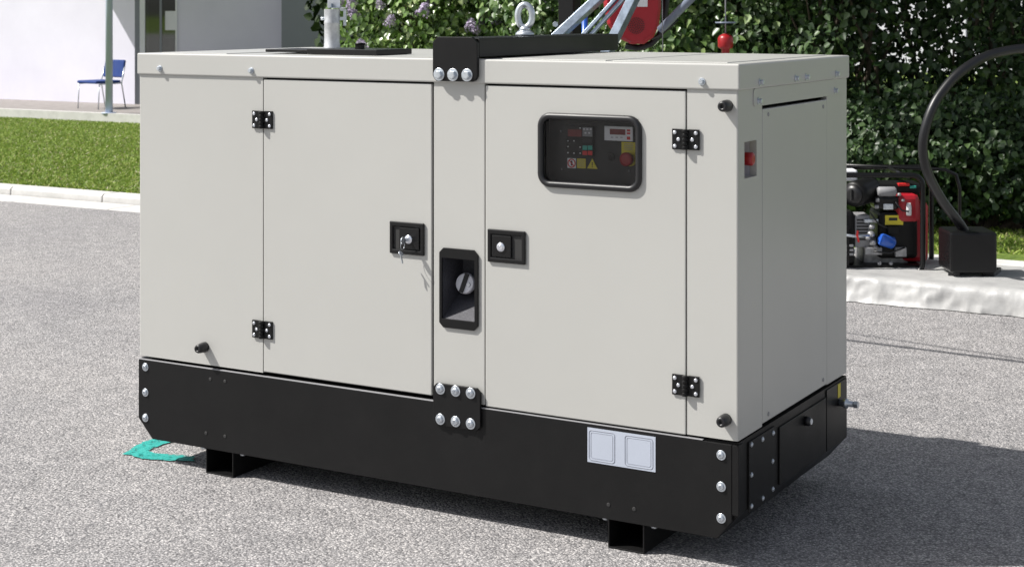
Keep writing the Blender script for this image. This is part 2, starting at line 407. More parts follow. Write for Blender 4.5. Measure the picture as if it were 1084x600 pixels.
# ------------------------------------------------------------------ the big canopied generator
L, W = 2.132, .922
ZT, ZB, ZM, ZL, ZC = 1.360, 1.289, .352, .081, .148
G = empty('generator', (-L/2, W/2, 0), 'large pale grey enclosed diesel generator on a black steel base standing on the asphalt', 'generator')
cr = M['cream']
# enclosure core seen only as darkness in the panel gaps
MB().box(-2.10, -.09, .125, .90, .36, 1.30).build('inner_frame', M['dark'], G)
MB().box(-2.10, -.02, .03, .90, .345, .352).box(-2.12, -.02, .024, .12, 1.300, 1.330).build('inner_rail', M['dark'], G)
# front: left panel, two doors, pillar, right corner
front_l = MB().prism([(-1.611, 0), (-2.128, 0), (-2.131, .001), (-2.132, .004), (-2.132, .03), (-2.112, .03), (-2.112, .02), (-1.611, .02)], 'z', ZM, 1.300).build('front_panel', cr, G)
MB().box(-2.132, -2.112, .031, W, ZM, 1.300).build('end_panel', cr, G, bev=.002)
MB().box(-2.11, -.022, W-.02, W, ZM, 1.300).build('rear_panel', cr, G, bev=.002)
door1 = MB().box(-1.607, -.9735, -.0015, .018, .356, 1.2835).build('door', cr, G, bev=.0025)
hole = (-.597, -.294, 1.010, 1.200)
door2 = MB().hole_plate('y', (-.7865, -.1515, .347, 1.2835), hole, -.0015, .018).build('door', cr, G, bev=.0025)
rhole = (-.938, -.818, .585, .775)
pillar = MB().hole_plate('y', (-.9675, -.7905, .349, 1.300), rhole, .001, .021).build('pillar', cr, G, bev=.0025)
# right corner: one folded sheet with a square pocket cut in its end face
ph = (.047, .138, 1.048, 1.147)
Lp = [(-.1475, 0), (-.004, 0), (-.0012, .0012), (0, .004), (0, .179), (-.02, .179), (-.02, .02), (-.1475, .02)]
Lq = [(-.1475, 0), (-.004, 0), (-.0012, .0012), (0, .004), (0, ph[0]), (-.02, ph[0]), (-.02, .02), (-.1475, .02)]
c = MB().prism(Lp, 'z', ZM-.003, ph[2]).prism(Lq, 'z', ph[2], ph[3]).prism(Lp, 'z', ph[3], 1.300).box(-.02, 0, ph[1], .179, ph[2], ph[3])
corner = c.build('corner_panel', cr, G)
# end face (towards +X)
MB().box(-.02, 0, .7295, W, ZM, 1.300).build('end_panel', cr, G, bev=.002)
MB().box(-.0225, -.002, .182, .727, 1.2395, 1.300).build('header_panel', cr, G)
hp = MB().prism(rrect(.110, .872, 1.2395, 1.2885, .012), 'x', .0004, .0024).build('header_plate', cr, G)
edoor = MB().box(-.018, .001, .1815, .7265, .356, 1.229).build('end_door', cr, G, bev=.0022)
# pocket with emergency stop
pk = MB()
y0, y1, z0, z1 = ph; xb = -.055
pk.add([(-.0205, y0, z0), (-.0205, y1, z0), (-.0205, y1, z1), (-.0205, y0, z1), (xb, y0, z0), (xb, y1, z0), (xb, y1, z1), (xb, y0, z1)],
       [(4, 5, 6, 7), (0, 1, 5, 4), (3, 7, 6, 2), (0, 4, 7, 3), (1, 2, 6, 5)])
pocket = pk.build('switch_pocket', M['pocket'], G)
MB().lathe((-.053, .101, 1.097), (.006, .101, 1.097), [(0, .013), (.3, .013), (.34, .0175), (.9, .0185), (.97, .016), (1, .010)], 28).build('stop_button', M['red'], pocket)
MB().box(-.054, -.052, .070, .120, 1.075, 1.14).build('yellow_label', M['yellow'], pocket)
MB().box(-.052, -.004, y0+.0006, y0+.0016, 1.103, 1.143).build('yellow_label', M['yellow'], pocket)

# roof cover with folded skirt and low raised panels
rf = MB().box(-2.138, .007, -.007, .929, ZB, ZT)
roof = rf.build('roof', cr, G, bev=.005, seg=3)
rp = MB()
for (a, b2) in ((-2.08, -1.80), (-.76, -.42), (-.40, -.05)): MB().box(a, b2, .05, .88, ZT-.001, ZT+.002).build('roof_sheet', cr, G, bev=.0015)


# bolts ------------------------------------------------------
def bolt_mesh(r, h, wash=1.35, n=6, dome=False):
    m = MB()
    m.lathe((0, 0, 0), (0, -.002, 0), [(0, r*wash), (.8, r*wash), (1, r*wash*.96)], 24, smooth=False)
    if dome: m.lathe((0, -.002, 0), (0, -.002-h, 0), [(0, r), (.5, r*.93), (1, r*.55)], 20); m.lathe((0, -.002-h, 0), (0, -.0022-h*.6, 0), [(0, r*.5), (1, r*.3)], 6, smooth=False)
    else:
        m.lathe((0, -.002, 0), (0, -.002-h, 0), [(0, r), (.85, r), (1, r*.86)], 6, smooth=False)
        m.lathe((0, -.002-h, 0), (0, -.0024-h, 0), [(0, r*.72), (1, r*.7)], 20, smooth=False)
    return m
proto = {}
def bolt(kind, parent, x, y, z, rotz=0, name='bolt'):
    r, h, dome = {'big': (.0135, .010, False), 'base': (.0085, .006, True), 'roof': (.0075, .009, False), 'small': (.0052, .003, True), 'hinge': (.0045, .0012, True)}[kind]
    if kind not in proto:
        o = bolt_mesh(r, h, 1.2 if kind == 'hinge' else 1.4, dome=dome).build(name, M['zinc'] if kind != 'hinge' else M['chrome'], parent, loc=(0, 0, 0))
        wp = WL[parent.name]; o.location = Vector((x, y, z))-wp; o.rotation_euler = (0, 0, rotz); proto[kind] = o; WL[o.name] = Vector((x, y, z)); return o
    o = copy_at(proto[kind], parent, (x, y, z), rotz); o.name = name; 
    return o
for x in (-2.036, -1.652, -.101): bolt('roof', roof, x, -.0072, 1.3105)
for y in (.145, .432, .522, .799): bolt('roof', roof, .0072, y, 1.3055, R(90))
for y in (.145, .799): bolt('roof', hp, .0026, y, 1.2535, R(90))
for (y, z) in ((.225, 1.212), (.692, 1.209), (.225, .374), (.692, .376)):
    MB().lathe((.0012, y, z), (.0028, y, z), [(0, .006), (.7, .006), (1, .0045)], 14).build('rivet', M['grey'], edoor)
# hinges
def hinge(xc, zc, door):
    h = MB(); h.box(xc-.040, xc-.0075, -.0075, -.0002-.0015, zc-.028, zc+.028).box(xc+.0085, xc+.040, -.0075, -.0017, zc-.028, zc+.028)
    for k in range(5):
        z0 = zc-.028+k*.0112; h.cyl((xc, -.0105, z0+.0004), (xc, -.0105, z0+.0108), .0085, n=16)
        h.box(xc-(.0095 if k % 2 else 0), xc+(0 if k % 2 else .0095), -.011, -.003, z0+.0006, z0+.0106)
    o = h.build('hinge', M['black'], door, bev=.0012)
    return o
for (xc, zc, d) in ((-1.609, 1.1555, door1), (-1.609, .490, door1), (-.1495, 1.152, door2), (-.1495, .4825, door2)):
    h = hinge(xc, zc, G)
    for sx in (-1, 1):
        for dz, dx in ((.0185, .031), (0, .0205), (-.0185, .031)): bolt('hinge', h, xc+sx*dx, -.0078, zc+dz, name='screw')

# bumpers
for (x, z) in ((-.030, 1.247), (-.034, .404), (-1.848, .409)):
    b = MB().lathe((x, 0.0, z), (x, -.040, z), [(0, .0165), (.35, .0165), (.85, .0145), (1, .0115), (1, .006), (.8, .005)], 28, caps=True)
    b.build('rubber_stop', M['rubber'], G)

# latches
def latch(x0, x1, z0, z1, d, side, keys):
    f = MB().hole_plate('y', (x0, x1, z0, z1), (x0+.012, x1-.012, z0+.014, z1-.014), -.0095, -.0016).build('latch', M['blackg'], d, bev=.003)
    MB().box(x0+.012, x1-.012, -.003, -.0016, z0+.014, z1-.014).build('latch_recess', M['dark'], f)
    xa, xb2 = (x0+.016, x0+.080) if side < 0 else (x0+.036, x1-.016)
    MB().box(xa, xb2, -.010, -.003, z0+.017, z1-.017).build('handle', M['blackg'], f, bev=.0015)
    cx_, cz = (xa+xb2)/2-.001, (z0+z1)/2-.002
    MB().lathe((cx_, -.010, cz), (cx_, -.016, cz), [(0, .0135), (.5, .0135), (.8, .011), (.8, .008), (1, .0075)], 28).build('lock', M['chrome'], f)
    if keys:
        k = MB(); k.box(cx_-.0015, cx_+.0015, -.034, -.016, cz-.005, cz+.005)
        k.lathe((cx_-.0015, -.041, cz), (cx_+.0015, -.041, cz), [(0, .011), (1, .011)], 20)
        ring = [(cx_+.001*math.sin(a), -.043+.010*math.cos(a), cz-.014+.012*math.sin(a)) for a in [i*math.pi/8 for i in range(16)]]
        k.tube(ring, .0008, 6, closed=True)
        k.lathe((cx_-.008, -.041, cz-.040), (cx_-.006, -.041, cz-.038), [(0, .009), (1, .009)], 18)
        k.bar((cx_-.007, -.041, cz-.045), (cx_-.002, -.040, cz-.068), .006, .002, (1, 0, 0))
        k.build('key', M['zinc'], f)
latch(-1.120, -.997, .770, .867, G, 1, True)
latch(-.776, -.650, .771, .867, G, -1, False)

# control window
cav = MB(); y_b = .040
cx0, cx1, cz0, cz1 = hole
cav.add([(cx0, .0183, cz0), (cx1, .0183, cz0), (cx1, .0183, cz1), (cx0, .0183, cz1), (cx0, y_b, cz0), (cx1, y_b, cz0), (cx1, y_b, cz1), (cx0, y_b, cz1)],
        [(4, 5, 6, 7), (0, 1, 5, 4), (3, 7, 6, 2), (0, 4, 7, 3), (1, 2, 6, 5)])
cp = cav.build('control_panel', M['panel'], G)
ring = [(x, -.0045, z) for x, z in rrect(-.600, -.291, 1.008, 1.202, .030, 8)]
MB().tube(ring, .0095, 14, closed=True, scale2=1.0).build('window_gasket', M['rubber'], G)
gl = rrect(-.600, -.291, 1.008, 1.202, .030, 8)
MB().prism(gl, 'y', .001, .003).build('window_pane', M['glass'], G)
def PX(u, y=None):  # panel coordinates measured on the recessed panel plane
    yy = y_b if y is None else y
    t = (u-542)/F; dy = yy-CY
    return CX+dy*(t*cs-sn)/(cs+t*sn)
def PZ(u, v, y=None):
    yy = y_b if y is None else y
    x = PX(u, yy); D = -(x-CX)*sn+(yy-CY)*cs
    return CH-(v-V0)/F*D
def prect(name, u0, v0, u1, v1, mat, th=.003, off=0, parent=None):
    um = (u0+u1)/2; x0, x1 = PX(u0), PX(u1); z1, z0 = PZ(um, v0), PZ(um, v1)
    return MB().box(x0, x1, y_b-th-off, y_b-.0004-off, z0, z1).build(name, mat, parent or cp)
prect('controller', 601.5, 133, 629.3, 165, M['blackg'], .010)
prect('display', 603, 137, 617.5, 144.5, M['display'], .011)
kpd = prect('keypad', 618.5, 134.8, 628.8, 144.4, M['grey'], .011)
for du, dv in ((1.5, 1.5), (5, 1.5), (8.5, 1.5), (3, 5.5), (7, 5.5)):
    prect('key_symbol', 618.7+du-.9, 135+dv-.6, 618.7+du+.9, 135+dv+.9, M['white'], .0118)
prect('keypad', 618.5, 146.5, 628.8, 151, M['panel'], .0112)
prect('green_key', 618.5, 154, 623.2, 158.6, M['teal'], .0112); prect('green_key', 624.0, 154, 628.8, 158.6, M['teal'], .0112)
prect('red_key', 618.5, 159.6, 623.2, 164, M['brightred'], .0112); prect('red_key', 624.0, 159.6, 628.8, 164, M['brightred'], .0112)
for (u, v) in ((603.2, 149), (603.2, 155), (603.2, 161.5), (616, 137-1.5), (616, 155.6), (616, 162), (609.5, 149), (609.5, 162)):
    prect('indicator', u-.6, v-.6, u+.6, v+.6, M['white'], .0118)
m1 = prect('meter', 641.2, 134, 671, 149, M['white'], .008)
prect('meter_display', 647, 136.6, 663.3, 142.6, M['display'], .0088)
for v in (137.0, 140.2, 144.6): prect('meter_key', 665, v, 668.5, v+(2.1 if v < 144 else 3.2), M['brightred'], .0088)
for u in (648, 653, 658): prect('meter_mark', u, 144.8, u+2.5, 145.8, M['grey'], .0086)
# stickers
prect('prohibition_sticker', 601, 167.6, 610, 178, M['white'], .002)
x_, z_ = PX(605.5), PZ(605.5, 172.8)
pr = MB().tube([(x_+.0115*math.cos(a), y_b-.0026, z_+.0115*math.sin(a)) for a in [i*math.pi/12 for i in range(24)]], .0017, 6, closed=True)
pr.bar((x_-.0078, y_b-.0026, z_+.0078), (x_+.0078, y_b-.0026, z_-.0078), .0026, .001, (0, 1, 0)).build('red_circle', M['brightred'], cp)
MB().box(x_-.0028, x_+.0028, y_b-.0024, y_b-.0021, z_-.007, z_+.007).build('black_figure', M['dark'], cp)
st = prect('yellow_sticker', 611.3, 168, 620.2, 178.2, M['yellow'], .002)
for k in range(4): prect('sticker_line', 612.3, 169.4+k*2.1, 619.2, 170.0+k*2.1, M['grey'], .0024)
xa, xb2, xc_ = PX(621.8), PX(632.8), PX(627.3); za, zb_ = PZ(627, 168), PZ(627, 178.6)
MB().prism([(xa, zb_), (xb2, zb_), (xc_, za)], 'y', y_b-.002, y_b-.0004).build('warning_triangle', M['yellow'], cp)
MB().box(xc_-.0014, xc_+.0014, y_b-.0026, y_b-.0021, zb_+.0085, za-.010).box(xc_-.0014, xc_+.0014, y_b-.0026, y_b-.0021, zb_+.0035, zb_+.0065).build('exclamation_mark', M['dark'], cp)
prect('yellow_plate', 658.2, 150.6, 672.8, 164, M['yellow'], .002)
for k in range(4): prect('plate_line', 661, 152.2+k*1.9, 670.5, 152.9+k*1.9, M['grey'], .0024)
es_x, es_z = PX(667.2), PZ(667.2, 168)
MB().lathe((es_x, y_b, es_z), (es_x, y_b-.003, es_z), [(0, .0215), (1, .0215)], 32).build('yellow_ring', M['yellow'], cp)
MB().lathe((es_x, y_b-.003, es_z), (es_x, y_b-.034, es_z), [(0, .010), (.35, .010), (.38, .0185), (.85, .0195), (.97, .017), (1, .010)], 32).build('emergency_button', M['red'], cp)
kx, kz = PX(647.5), PZ(647.5, 166)
MB().lathe((kx, y_b, kz), (kx, y_b-.007, kz), [(0, .011), (.8, .011), (1, .009)], 24).build('key_switch', M['blackg'], cp)
for (u, v) in ((595, 179), (666, 181), (594, 139)):
    xx, zz = PX(u), PZ(u, v); MB().lathe((xx, y_b, zz), (xx, y_b-.003, zz), [(0, .0035), (1, .002)], 12).build('screw', M['grey'], cp)

# filler recess in the pillar
fo = clip_rect(-.944, -.8105, .564, .800, .014)
rec = MB()
P_o = fo; hx0, hx1, hz0, hz1 = -.936+.001, -.822, .590, .770
def ring_plate(m, outer, inner, ya, yb):
    n = len(outer); v = [(x, ya, z) for x, z in outer]+[(x, ya, z) for x, z in inner]+[(x, yb, z) for x, z in outer]+[(x, yb, z) for x, z in inner]
    fs = []
    for i in range(n):
        j = (i+1) % n
        fs += [(i, j, n+j, n+i), (2*n+i, 3*n+i, 3*n+j, 2*n+j), (i, 2*n+i, 2*n+j, j), (n+i, n+j, 3*n+j, 3*n+i)]
    m.add(v, fs)
inner = [(hx0+.002, hz0), (hx1-.002, hz0), (hx1, hz0+.002), (hx1, hz1-.002), (hx1-.002, hz1), (hx0+.002, hz1), (hx0, hz1-.002), (hx0, hz0+.002)]
ring_plate(rec, fo, inner, -.006, .0)
recess = rec.build('filler_recess', M['black'], G, bev=.001)
cv = MB(); yb3 = .105
cv.add([(hx0, 0, hz0), (hx1, 0, hz0), (hx1, 0, hz1), (hx0, 0, hz1), (hx0+.006, yb3, hz0+.075), (hx1-.006, yb3, hz0+.075), (hx1-.006, yb3, hz1-.008), (hx0+.006, yb3, hz1-.008)],
       [(4, 5, 6, 7), (0, 1, 5, 4), (3, 7, 6, 2), (0, 4, 7, 3), (1, 2, 6, 5)])
cv.build('recess_liner', M['stipple'], recess)
c0 = Vector((-.892, .078, .683)); ax = Vector((.08, -1, .25)).normalized()
MB().lathe(c0, c0+ax*.014, [(0, .026), (1, .030)], 28).build('filler_neck', M['dark'], recess)
c1 = c0+ax*.014; side = ax.cross(Vector((.25, 0, 1))).normalized(); upv = side.cross(ax)
capm = MB().lathe(c1, c1+ax*.016, [(0, .031), (.7, .031), (1, .028)], 32)
capm.build('filler_cap', M['capgrey'], recess, bev=.001)
MB().bar(c1+ax*.0185+upv*.029, c1+ax*.0185-upv*.029, .013, .005, ax).build('cap_grip', M['dark'], recess)
c2 = c1+ax*.0165-side*.016
MB().lathe(c2, c2+ax*.004, [(0, .006), (1, .005)], 16).build('cap_lock', M['white'], recess)

# lifting beam with bracket plates and eye bolt
beam = MB()
beam.box(-.955, -.808, .0, .925, 1.4170, 1.4215).box(-.812, -.808, .0, .925, 1.366, 1.4175).box(-.955, -.951, .0, .925, 1.366, 1.4175)
lb = beam.build('lifting_beam', M['black'], G, bev=.0012)
MB().prism([(-.958, 1.310), (-.952, 1.300), (-.945, 1.294), (-.820, 1.294), (-.810, 1.300), (-.804, 1.310), (-.804, 1.408), (-.822, 1.425), (-.940, 1.425), (-.958, 1.408)], 'y', -.020, -.0075).build('bracket_plate', M['black'], lb, bev=.0015)
for x in (-.935, -.887, -.838): bolt('big', lb, x, -.0202, 1.3135)
e0 = Vector((-.880, .40, 1.4215))
eb = MB().lathe(e0, e0+Vector((0, 0, .016)), [(0, .030), (.5, .030), (1, .022)], 24)
eb.lathe(e0+Vector((0, 0, .016)), e0+Vector((0, 0, .03)), [(0, .020), (1, .014)], 20)
dirv = Vector((.93, .35, 0)).normalized()
eb.tube([e0+dirv*.023*math.cos(a)+Vector((0, 0, .063+.036*math.sin(a))) for a in [i*math.pi/14 for i in range(28)]], .0105, 12, closed=True)
eb.build('lifting_eye', M['zinc'], lb)

# joining plate low on the pillar
jp = MB().prism(clip_rect(-.9605, -.7975, .2745, .3985, .012), 'y', -.014, -.0045).build('joining_plate', M['black'], G, bev=.0015)
for x in (-.934, -.881, -.829):
    for z in (.383, .2935): bolt('base', jp, x, -.0142, z).scale = (1.35, 1.2, 1.35)

# roof plates, exhaust stack
MB().box(-1.725, -1.537, .155, .33, 1.3655, 1.3745).build('roof_plate', M['black'], G, bev=.002)
MB().box(-1.536, -1.262, .130, .33, 1.3612, 1.3785).build('roof_plate', M['blackg'], G, bev=.0015)
MB().box(-1.395, -1.372, .20, .22, 1.3786, 1.3925).lathe((-1.383, .21, 1.3925), (-1.383, .21, 1.3975), [(0, .017), (1, .017)], 16).build('plate_knob', M['black'], G)
E0 = at(351.5, 50, 5.72); E0.z = 1.3605
ep = MB().lathe(E0, E0+Vector((0, 0, .146)), [(0, .030), (.08, .030), (.1, .0285), (.16, .0285), (.18, .0275), (.62, .0275), (.64, .0285), (.68, .0285), (.70, .0275), (1, .0285)], 32, caps=False)
ep.lathe(E0+Vector((0, 0, .146)), E0+Vector((0, 0, .02)), [(0, .0285), (0.0, .025), (1, .025)], 32, caps=False)
exo = ep.build('exhaust_pipe', paint('weathered_zinc_pipe', (.50, .51, .53), .42, .25, .3, metal=.6, scale=30), G)
rt = Vector((cs, sn, 0)); fw = Vector((-sn, cs, 0))
k = MB()
for t, zz, hh in ((0.046, .115, .05),):
    c_ = E0+rt*t+Vector((0, 0, zz)); k.bar(c_-Vector((0, 0, .028)), c_+Vector((0, 0, .03)), .014, .010, rt)
k.cyl(E0-rt*.02+Vector((0, 0, .112)), E0+rt*.05+Vector((0, 0, .112)), .006, n=10); k.bar(E0+rt*.028+Vector((0, 0, .112)), E0+rt*.052+Vector((0, 0, .112)), .012, .012)
k.cyl(E0-rt*.040+Vector((0, 0, .112)), E0-rt*.024+Vector((0, 0, .112)), .006, n=10)
k.cyl(E0+rt*.035-fw*.01+Vector((0, 0, .146)), E0+rt*.035+fw*.03+Vector((0, 0, .146)), .007, n=10)
k.build('pipe_clamp', M['zinc'], exo); MB().bar(E0+rt*.0-fw*.0+Vector((0, 0, .150)), E0+rt*.050+Vector((0, 0, .150)), .045, .003).build('flap_arm', M['white'], exo); MB().bar(E0+rt*.004+fw*.02+Vector((0, 0, .150)), E0+rt*.004+fw*.02+Vector((0, 0, .182)), .045, .003, fw).build('rain_flap', M['white'], exo)
fl = MB(); c_ = E0+Vector((0, 0, .152)); fl.bar(c_-rt*.004, c_+rt*.034, .05, .003); fl.bar(c_+rt*.0-Vector((0, 0, -.001)), c_+rt*.0+Vector((0, 0, .014)), .04, .003, rt)
fl.build('rain_flap', M['galv'], exo)

# base: folded steel skid with clipped lower corners
prof = [(-L+.001, .343), (-.001, .343), (-.001, ZC), (-.058, ZL+.001), (-L+.060, ZL+.001), (-L+.001, ZC)]
base = MB().prism(prof, 'y', .008, W-.002).build('base', M['black'], G)
pp = [(-L-.001, .3385), (-L-.001, ZC-.004), (-L+.060, ZL), (-.058, ZL), (-.0165, ZC-.016), (-.0165, .3385)]
fp = MB().prism(pp, 'y', -.004, .0075).build('front_plate', M['black'], base, bev=.0014)
MB().prism([(-L-.001, .342), (-L-.001, .3397), (-.10, .3397), (-.10, .342)], 'y', -.0052, .0075).build('lip_highlight', M['grey'], base, bev=.0009)  # pale strip paints the sky's reflection along the black top edge
for z in (.3075, .2225, .1375): bolt('base', base, -.046, -.0042, z).scale = (1.12, 1, 1.12)
for z in (.3165, .2320, .1475): bolt('base', base, -2.102, -.0042, z).scale = (1.12, 1, 1.12)
for (x, z) in ((-1.823, .308), (-1.762, .308), (-1.841, .131), (-1.762, .131), (-.384, .122), (-.305, .122)):
    MB().lathe((x, -.0042, z), (x, -.0052, z), [(0, .0058), (.9, .0058), (1, .0036)], 16).build('hole_disc', M['dark'], base)  # raised dark discs paint the shade of open holes
# sticker with two outlined squares
lab = MB().box(-.450, -.240, -.0052, -.0042, .2335, .3305).build('sticker', M['label'], base)
for (xa, xb2) in ((-.445, -.365), (-.333, -.248)):
    MB().tube([(x, -.0054, z) for x, z in rrect(xa, xb2, .240, .324, .008, 4)], .0010, 6, closed=True).build('outline', M['labeled'], base)
    MB().tube([(x, -.0054, z) for x, z in rrect(xa+.006, xb2-.006, .246, .318, .005, 4)], .0006, 6, closed=True).build('outline', M['labeled'], base)
# end face of the base
ends = MB().prism([(-.0152, -.0038), (.003, -.0038), (.003, .030), (-.0005, .030), (-.0005, .0076), (-.0152, .0076)], 'z', ZC+.002, .338)
ends.build('corner_strip', M['black'], base, bev=.001)
ap = MB().prism(rrect(.073, .272, .137, .330, .004), 'x', -.0005, .0035).build('access_plate', M['black'], base)
MB().box(.0036, .0048, .103, .232, .162, .300).build('raised_panel', M['blackg'], ap) if False else None
for (y, z) in ((.089, .321), (.089, .238), (.089, .153), (.250, .236), (.255, .314), (.252, .157), (.172, .316), (.174, .152)):
    bolt('small', ap, .0037, y, z, R(90))
bd = MB().box(-.0005, .004, .309, .712, .1535, .3175).build('base_door', M['black'], base, bev=.0015)
MB().lathe((.004, .522, .289), (.022, .522, .289), [(0, .014), (.6, .014), (1, .011)], 24).build('knob', M['rubber'], bd)
MB().lathe((.022, .522, .289), (.0245, .522, .289), [(0, .009), (1, .008)], 20).build('knob_centre', M['white'], bd)
MB().box(-.0005, .0028, .722, .915, ZC+.002, .338).build('end_plate', M['black'], base, bev=.001)
dv = MB().lathe((.002, .845, .274), (.05, .845, .274), [(0, .011), (.3, .011), (.32, .015), (.55, .015), (.57, .009), (1, .009)], 18)
dv.lathe((.05, .845, .274), (.062, .845, .274), [(0, .012), (1, .012)], 6, smooth=False).build('drain_valve', M['zinc'], base)
MB().box(.0029, .0038, .825, .850, .292, .335).build('warning_label', M['yellow'], base)
for y in (.40, .46, .70):
    MB().lathe((-.02, y, ZC+.004), (-.02, y, ZC-.012), [(0, .008), (1, .008)], 6, smooth=False).build('nut', M['zinc'], base)
for x in (-.405, -.255, -1.868, -1.708):
    MB().lathe((x, .02, ZL), (x, .02, ZL-.010), [(0, .011), (.5, .011), (1, .008)], 12).build('nut', M['zinc'], base)
# channels the unit stands on
for (x0, x1) in ((-1.845, -1.731), (-.388, -.276)):
    m = MB(); t = .0045
    pr = [(x0, 0), (x1, 0), (x1, ZL), (x1-t, ZL), (x1-t, t), (x0+t, t), (x0+t, ZL), (x0, ZL)]
    m.prism([(p[0], p[1]+.0005) for p in pr], 'y', -.001, .90); m.build('foot', M['black'], base, bev=.0015)

# ------------------------------------------------------------------ crane with red housing behind
DC = 9.2
Cr = empty('hoist', gp(640, DC, 0), 'galvanised steel hoist frame with red vented housing behind the generator roof', 'hoist')
def P(u, v, D=DC): return at(u, v, D)
def ext(pa, pb, z):   # continue a line down to height z
    pa = Vector(pa); pb = Vector(pb); t = (z-pa.z)/(pb.z-pa.z); return pa.lerp(pb, t)
a = P(603, 200, 9.5); MB().box(a.x-.05, a.x+.05, a.y-.05, a.y+.05, 0, 2.3).build('mast', M['black'], Cr, bev=.004)
for (b0, b1, w, D) in (((590, 39), (641, -8), .065, 9.2), ((651, 39), (677, -14), .07, 9.05)):
    p0, p1 = P(*b0, D), P(*b1, D); q0 = ext(p1, p0, .7); q1 = ext(p0, p1, 1.95)
    m = MB(); m.bar(q0, q1, .05, w, (0, 1, 0)); m.build('strut', M['galv'], Cr, bev=.003)
for off in (-.022, .022):
    p0, p1 = P(620, 39, 9.1), P(657, -2, 9.1); q0 = ext(p1, p0, .7); q1 = ext(p0, p1, 1.95)
    s_ = rt*off
    MB().bar(q0+s_, q1+s_, .02, .026, (0, 1, 0)).build('strut', M['galv'], Cr, bev=.002)
m = MB(); pb = P(619, 17, 9.3); m.cyl(Vector((pb.x, pb.y, .9)), Vector((pb.x, pb.y, 1.47)), .018, n=14); m.build('gas_spring', M['blue'], Cr)
bs = P(640, 0, 9.3)
m = MB()
for dx in (-.45, .35): m.bar((bs.x+dx, bs.y-.35, .08), (bs.x+dx, bs.y+.35, .08), .06, .06)
m.bar((bs.x-.45, bs.y, .14), (bs.x+.35, bs.y, .14), .08, .06); m.bar((bs.x-.3, bs.y, .72), (bs.x+.2, bs.y, .72), .1, .08)
m.bar((bs.x, bs.y, .1), (bs.x, bs.y, .75), .1, .1, (1, 0, 0)).build('chassis', M['galv'], Cr, bev=.004)
# red housing: rounded drum face with vent holes
hc = P(668, 14, 9.35)
prf = []
for (u, v) in ((640, -30), (640, 4), (644, 26), (654, 40), (668, 47), (682, 47), (692, 40), (698, 27), (700, 8), (700, -30)):
    p = at(u, v, 9.35)-at(668, 14, 9.35); prf.append((p.dot(rt), p.z))
m = MB(); n = len(prf)
# subdivide smoothly
sm = []
for i in range(n):
    a0, a1 = Vector(prf[i]), Vector(prf[(i+1) % n])
    sm += [tuple(a0), tuple(a0.lerp(a1, .5))]
v = []
for (sc, dd) in ((.90, 0), (1, .015), (1, .16)):
    v += [hc+rt*x*sc+Vector((0, 0, z*sc))+fw*dd for x, z in sm]
n = len(sm); fs = [tuple(range(n)), tuple(range(3*n-1, 2*n-1, -1))]
for r_ in range(2): fs += [(r_*n+i, (r_+1)*n+i, (r_+1)*n+(i+1) % n, r_*n+(i+1) % n) for i in range(n)]
m.add(v, fs); hs = m.build('housing', M['dred'], Cr, bev=.003)
m = MB(); vc = at(673.5, 27.5, 9.345)
for rr, cnt in ((.010, 6), (.022, 12), (.034, 18), (.045, 24)):
    for i in range(cnt):
        a = 2*math.pi*i/cnt; c_ = vc+rt*rr*math.cos(a)+Vector((0, 0, rr*math.sin(a)))
        m.lathe(c_, c_-fw*.002, [(0, .0038), (1, .0038)], 8, smooth=False)
m.build('vent', M['dark'], hs)
c_ = at(680, 3, 9.344); m = MB(); m.add([c_+rt*a+Vector((0, 0, b)) -fw*.001 for a, b in ((-.03, -.025), (.03, -.025), (.03, .04), (-.03, .04))], [(0, 1, 2, 3)]); m.build('sticker', M['white'], hs)
# black belt guard round the housing and slate jib pole
arc = [at(u, v, 9.45) for (u, v) in ((662, 49), (676, 51), (689, 47), (698, 38), (703, 24), (705, 5), (706, -20))]
MB().tube(arc, .020, 10).build('guard_tube', M['rubber'], Cr)
j0, j1 = at(699, 32, 9.3), at(768, -38, 9.0)
MB().tube([j0, j0.lerp(j1, .5), j1], .024, 14).build('jib', M['pole'], Cr)
MB().tube([at(690, 42, 9.2), at(702, 36, 9.2), at(712, 27, 9.2), at(718, 21, 9.2)], .005, 6).build('cable', M['rubber'], Cr)
MB().tube([at(701, -25, 9.1), at(701.5, 60, 9.1)], .003, 6).build('wire', M['grey'], Cr)
h0 = P(603, 30, 9.4)
MB().lathe(at(588, 26, 9.3), at(588, 26, 9.26), [(0, .018), (1, .016)], 6, smooth=False).build('bolt', M['zinc'], Cr)
# red weight on its wire
wt = at(768, 60, 9.0); top = at(768, -38, 9.0)
wq = empty('hook_weight', (wt.x, wt.y, wt.z), 'small red weight with a thin dark disc hanging on a wire behind the roof', 'hook weight')
MB().lathe((wt.x, wt.y, at(768, 61, 9).z), (wt.x, wt.y, at(768, 36, 9).z), [(0, .020), (.36, .024), (.38, .036), (.46, .043), (.82, .043), (.92, .034), (1, .015)], 28).build('weight', M['red'], wq)
MB().tube([(wt.x, wt.y, at(768, 37, 9).z), (wt.x, wt.y, top.z)], .004, 8).build('wire', M['grey'], wq)
z_ = at(768, 25, 9).z; MB().lathe((wt.x, wt.y, z_), (wt.x, wt.y, z_+.008), [(0, .058), (1, .058)], 28).build('disc', M['pole'], wq)

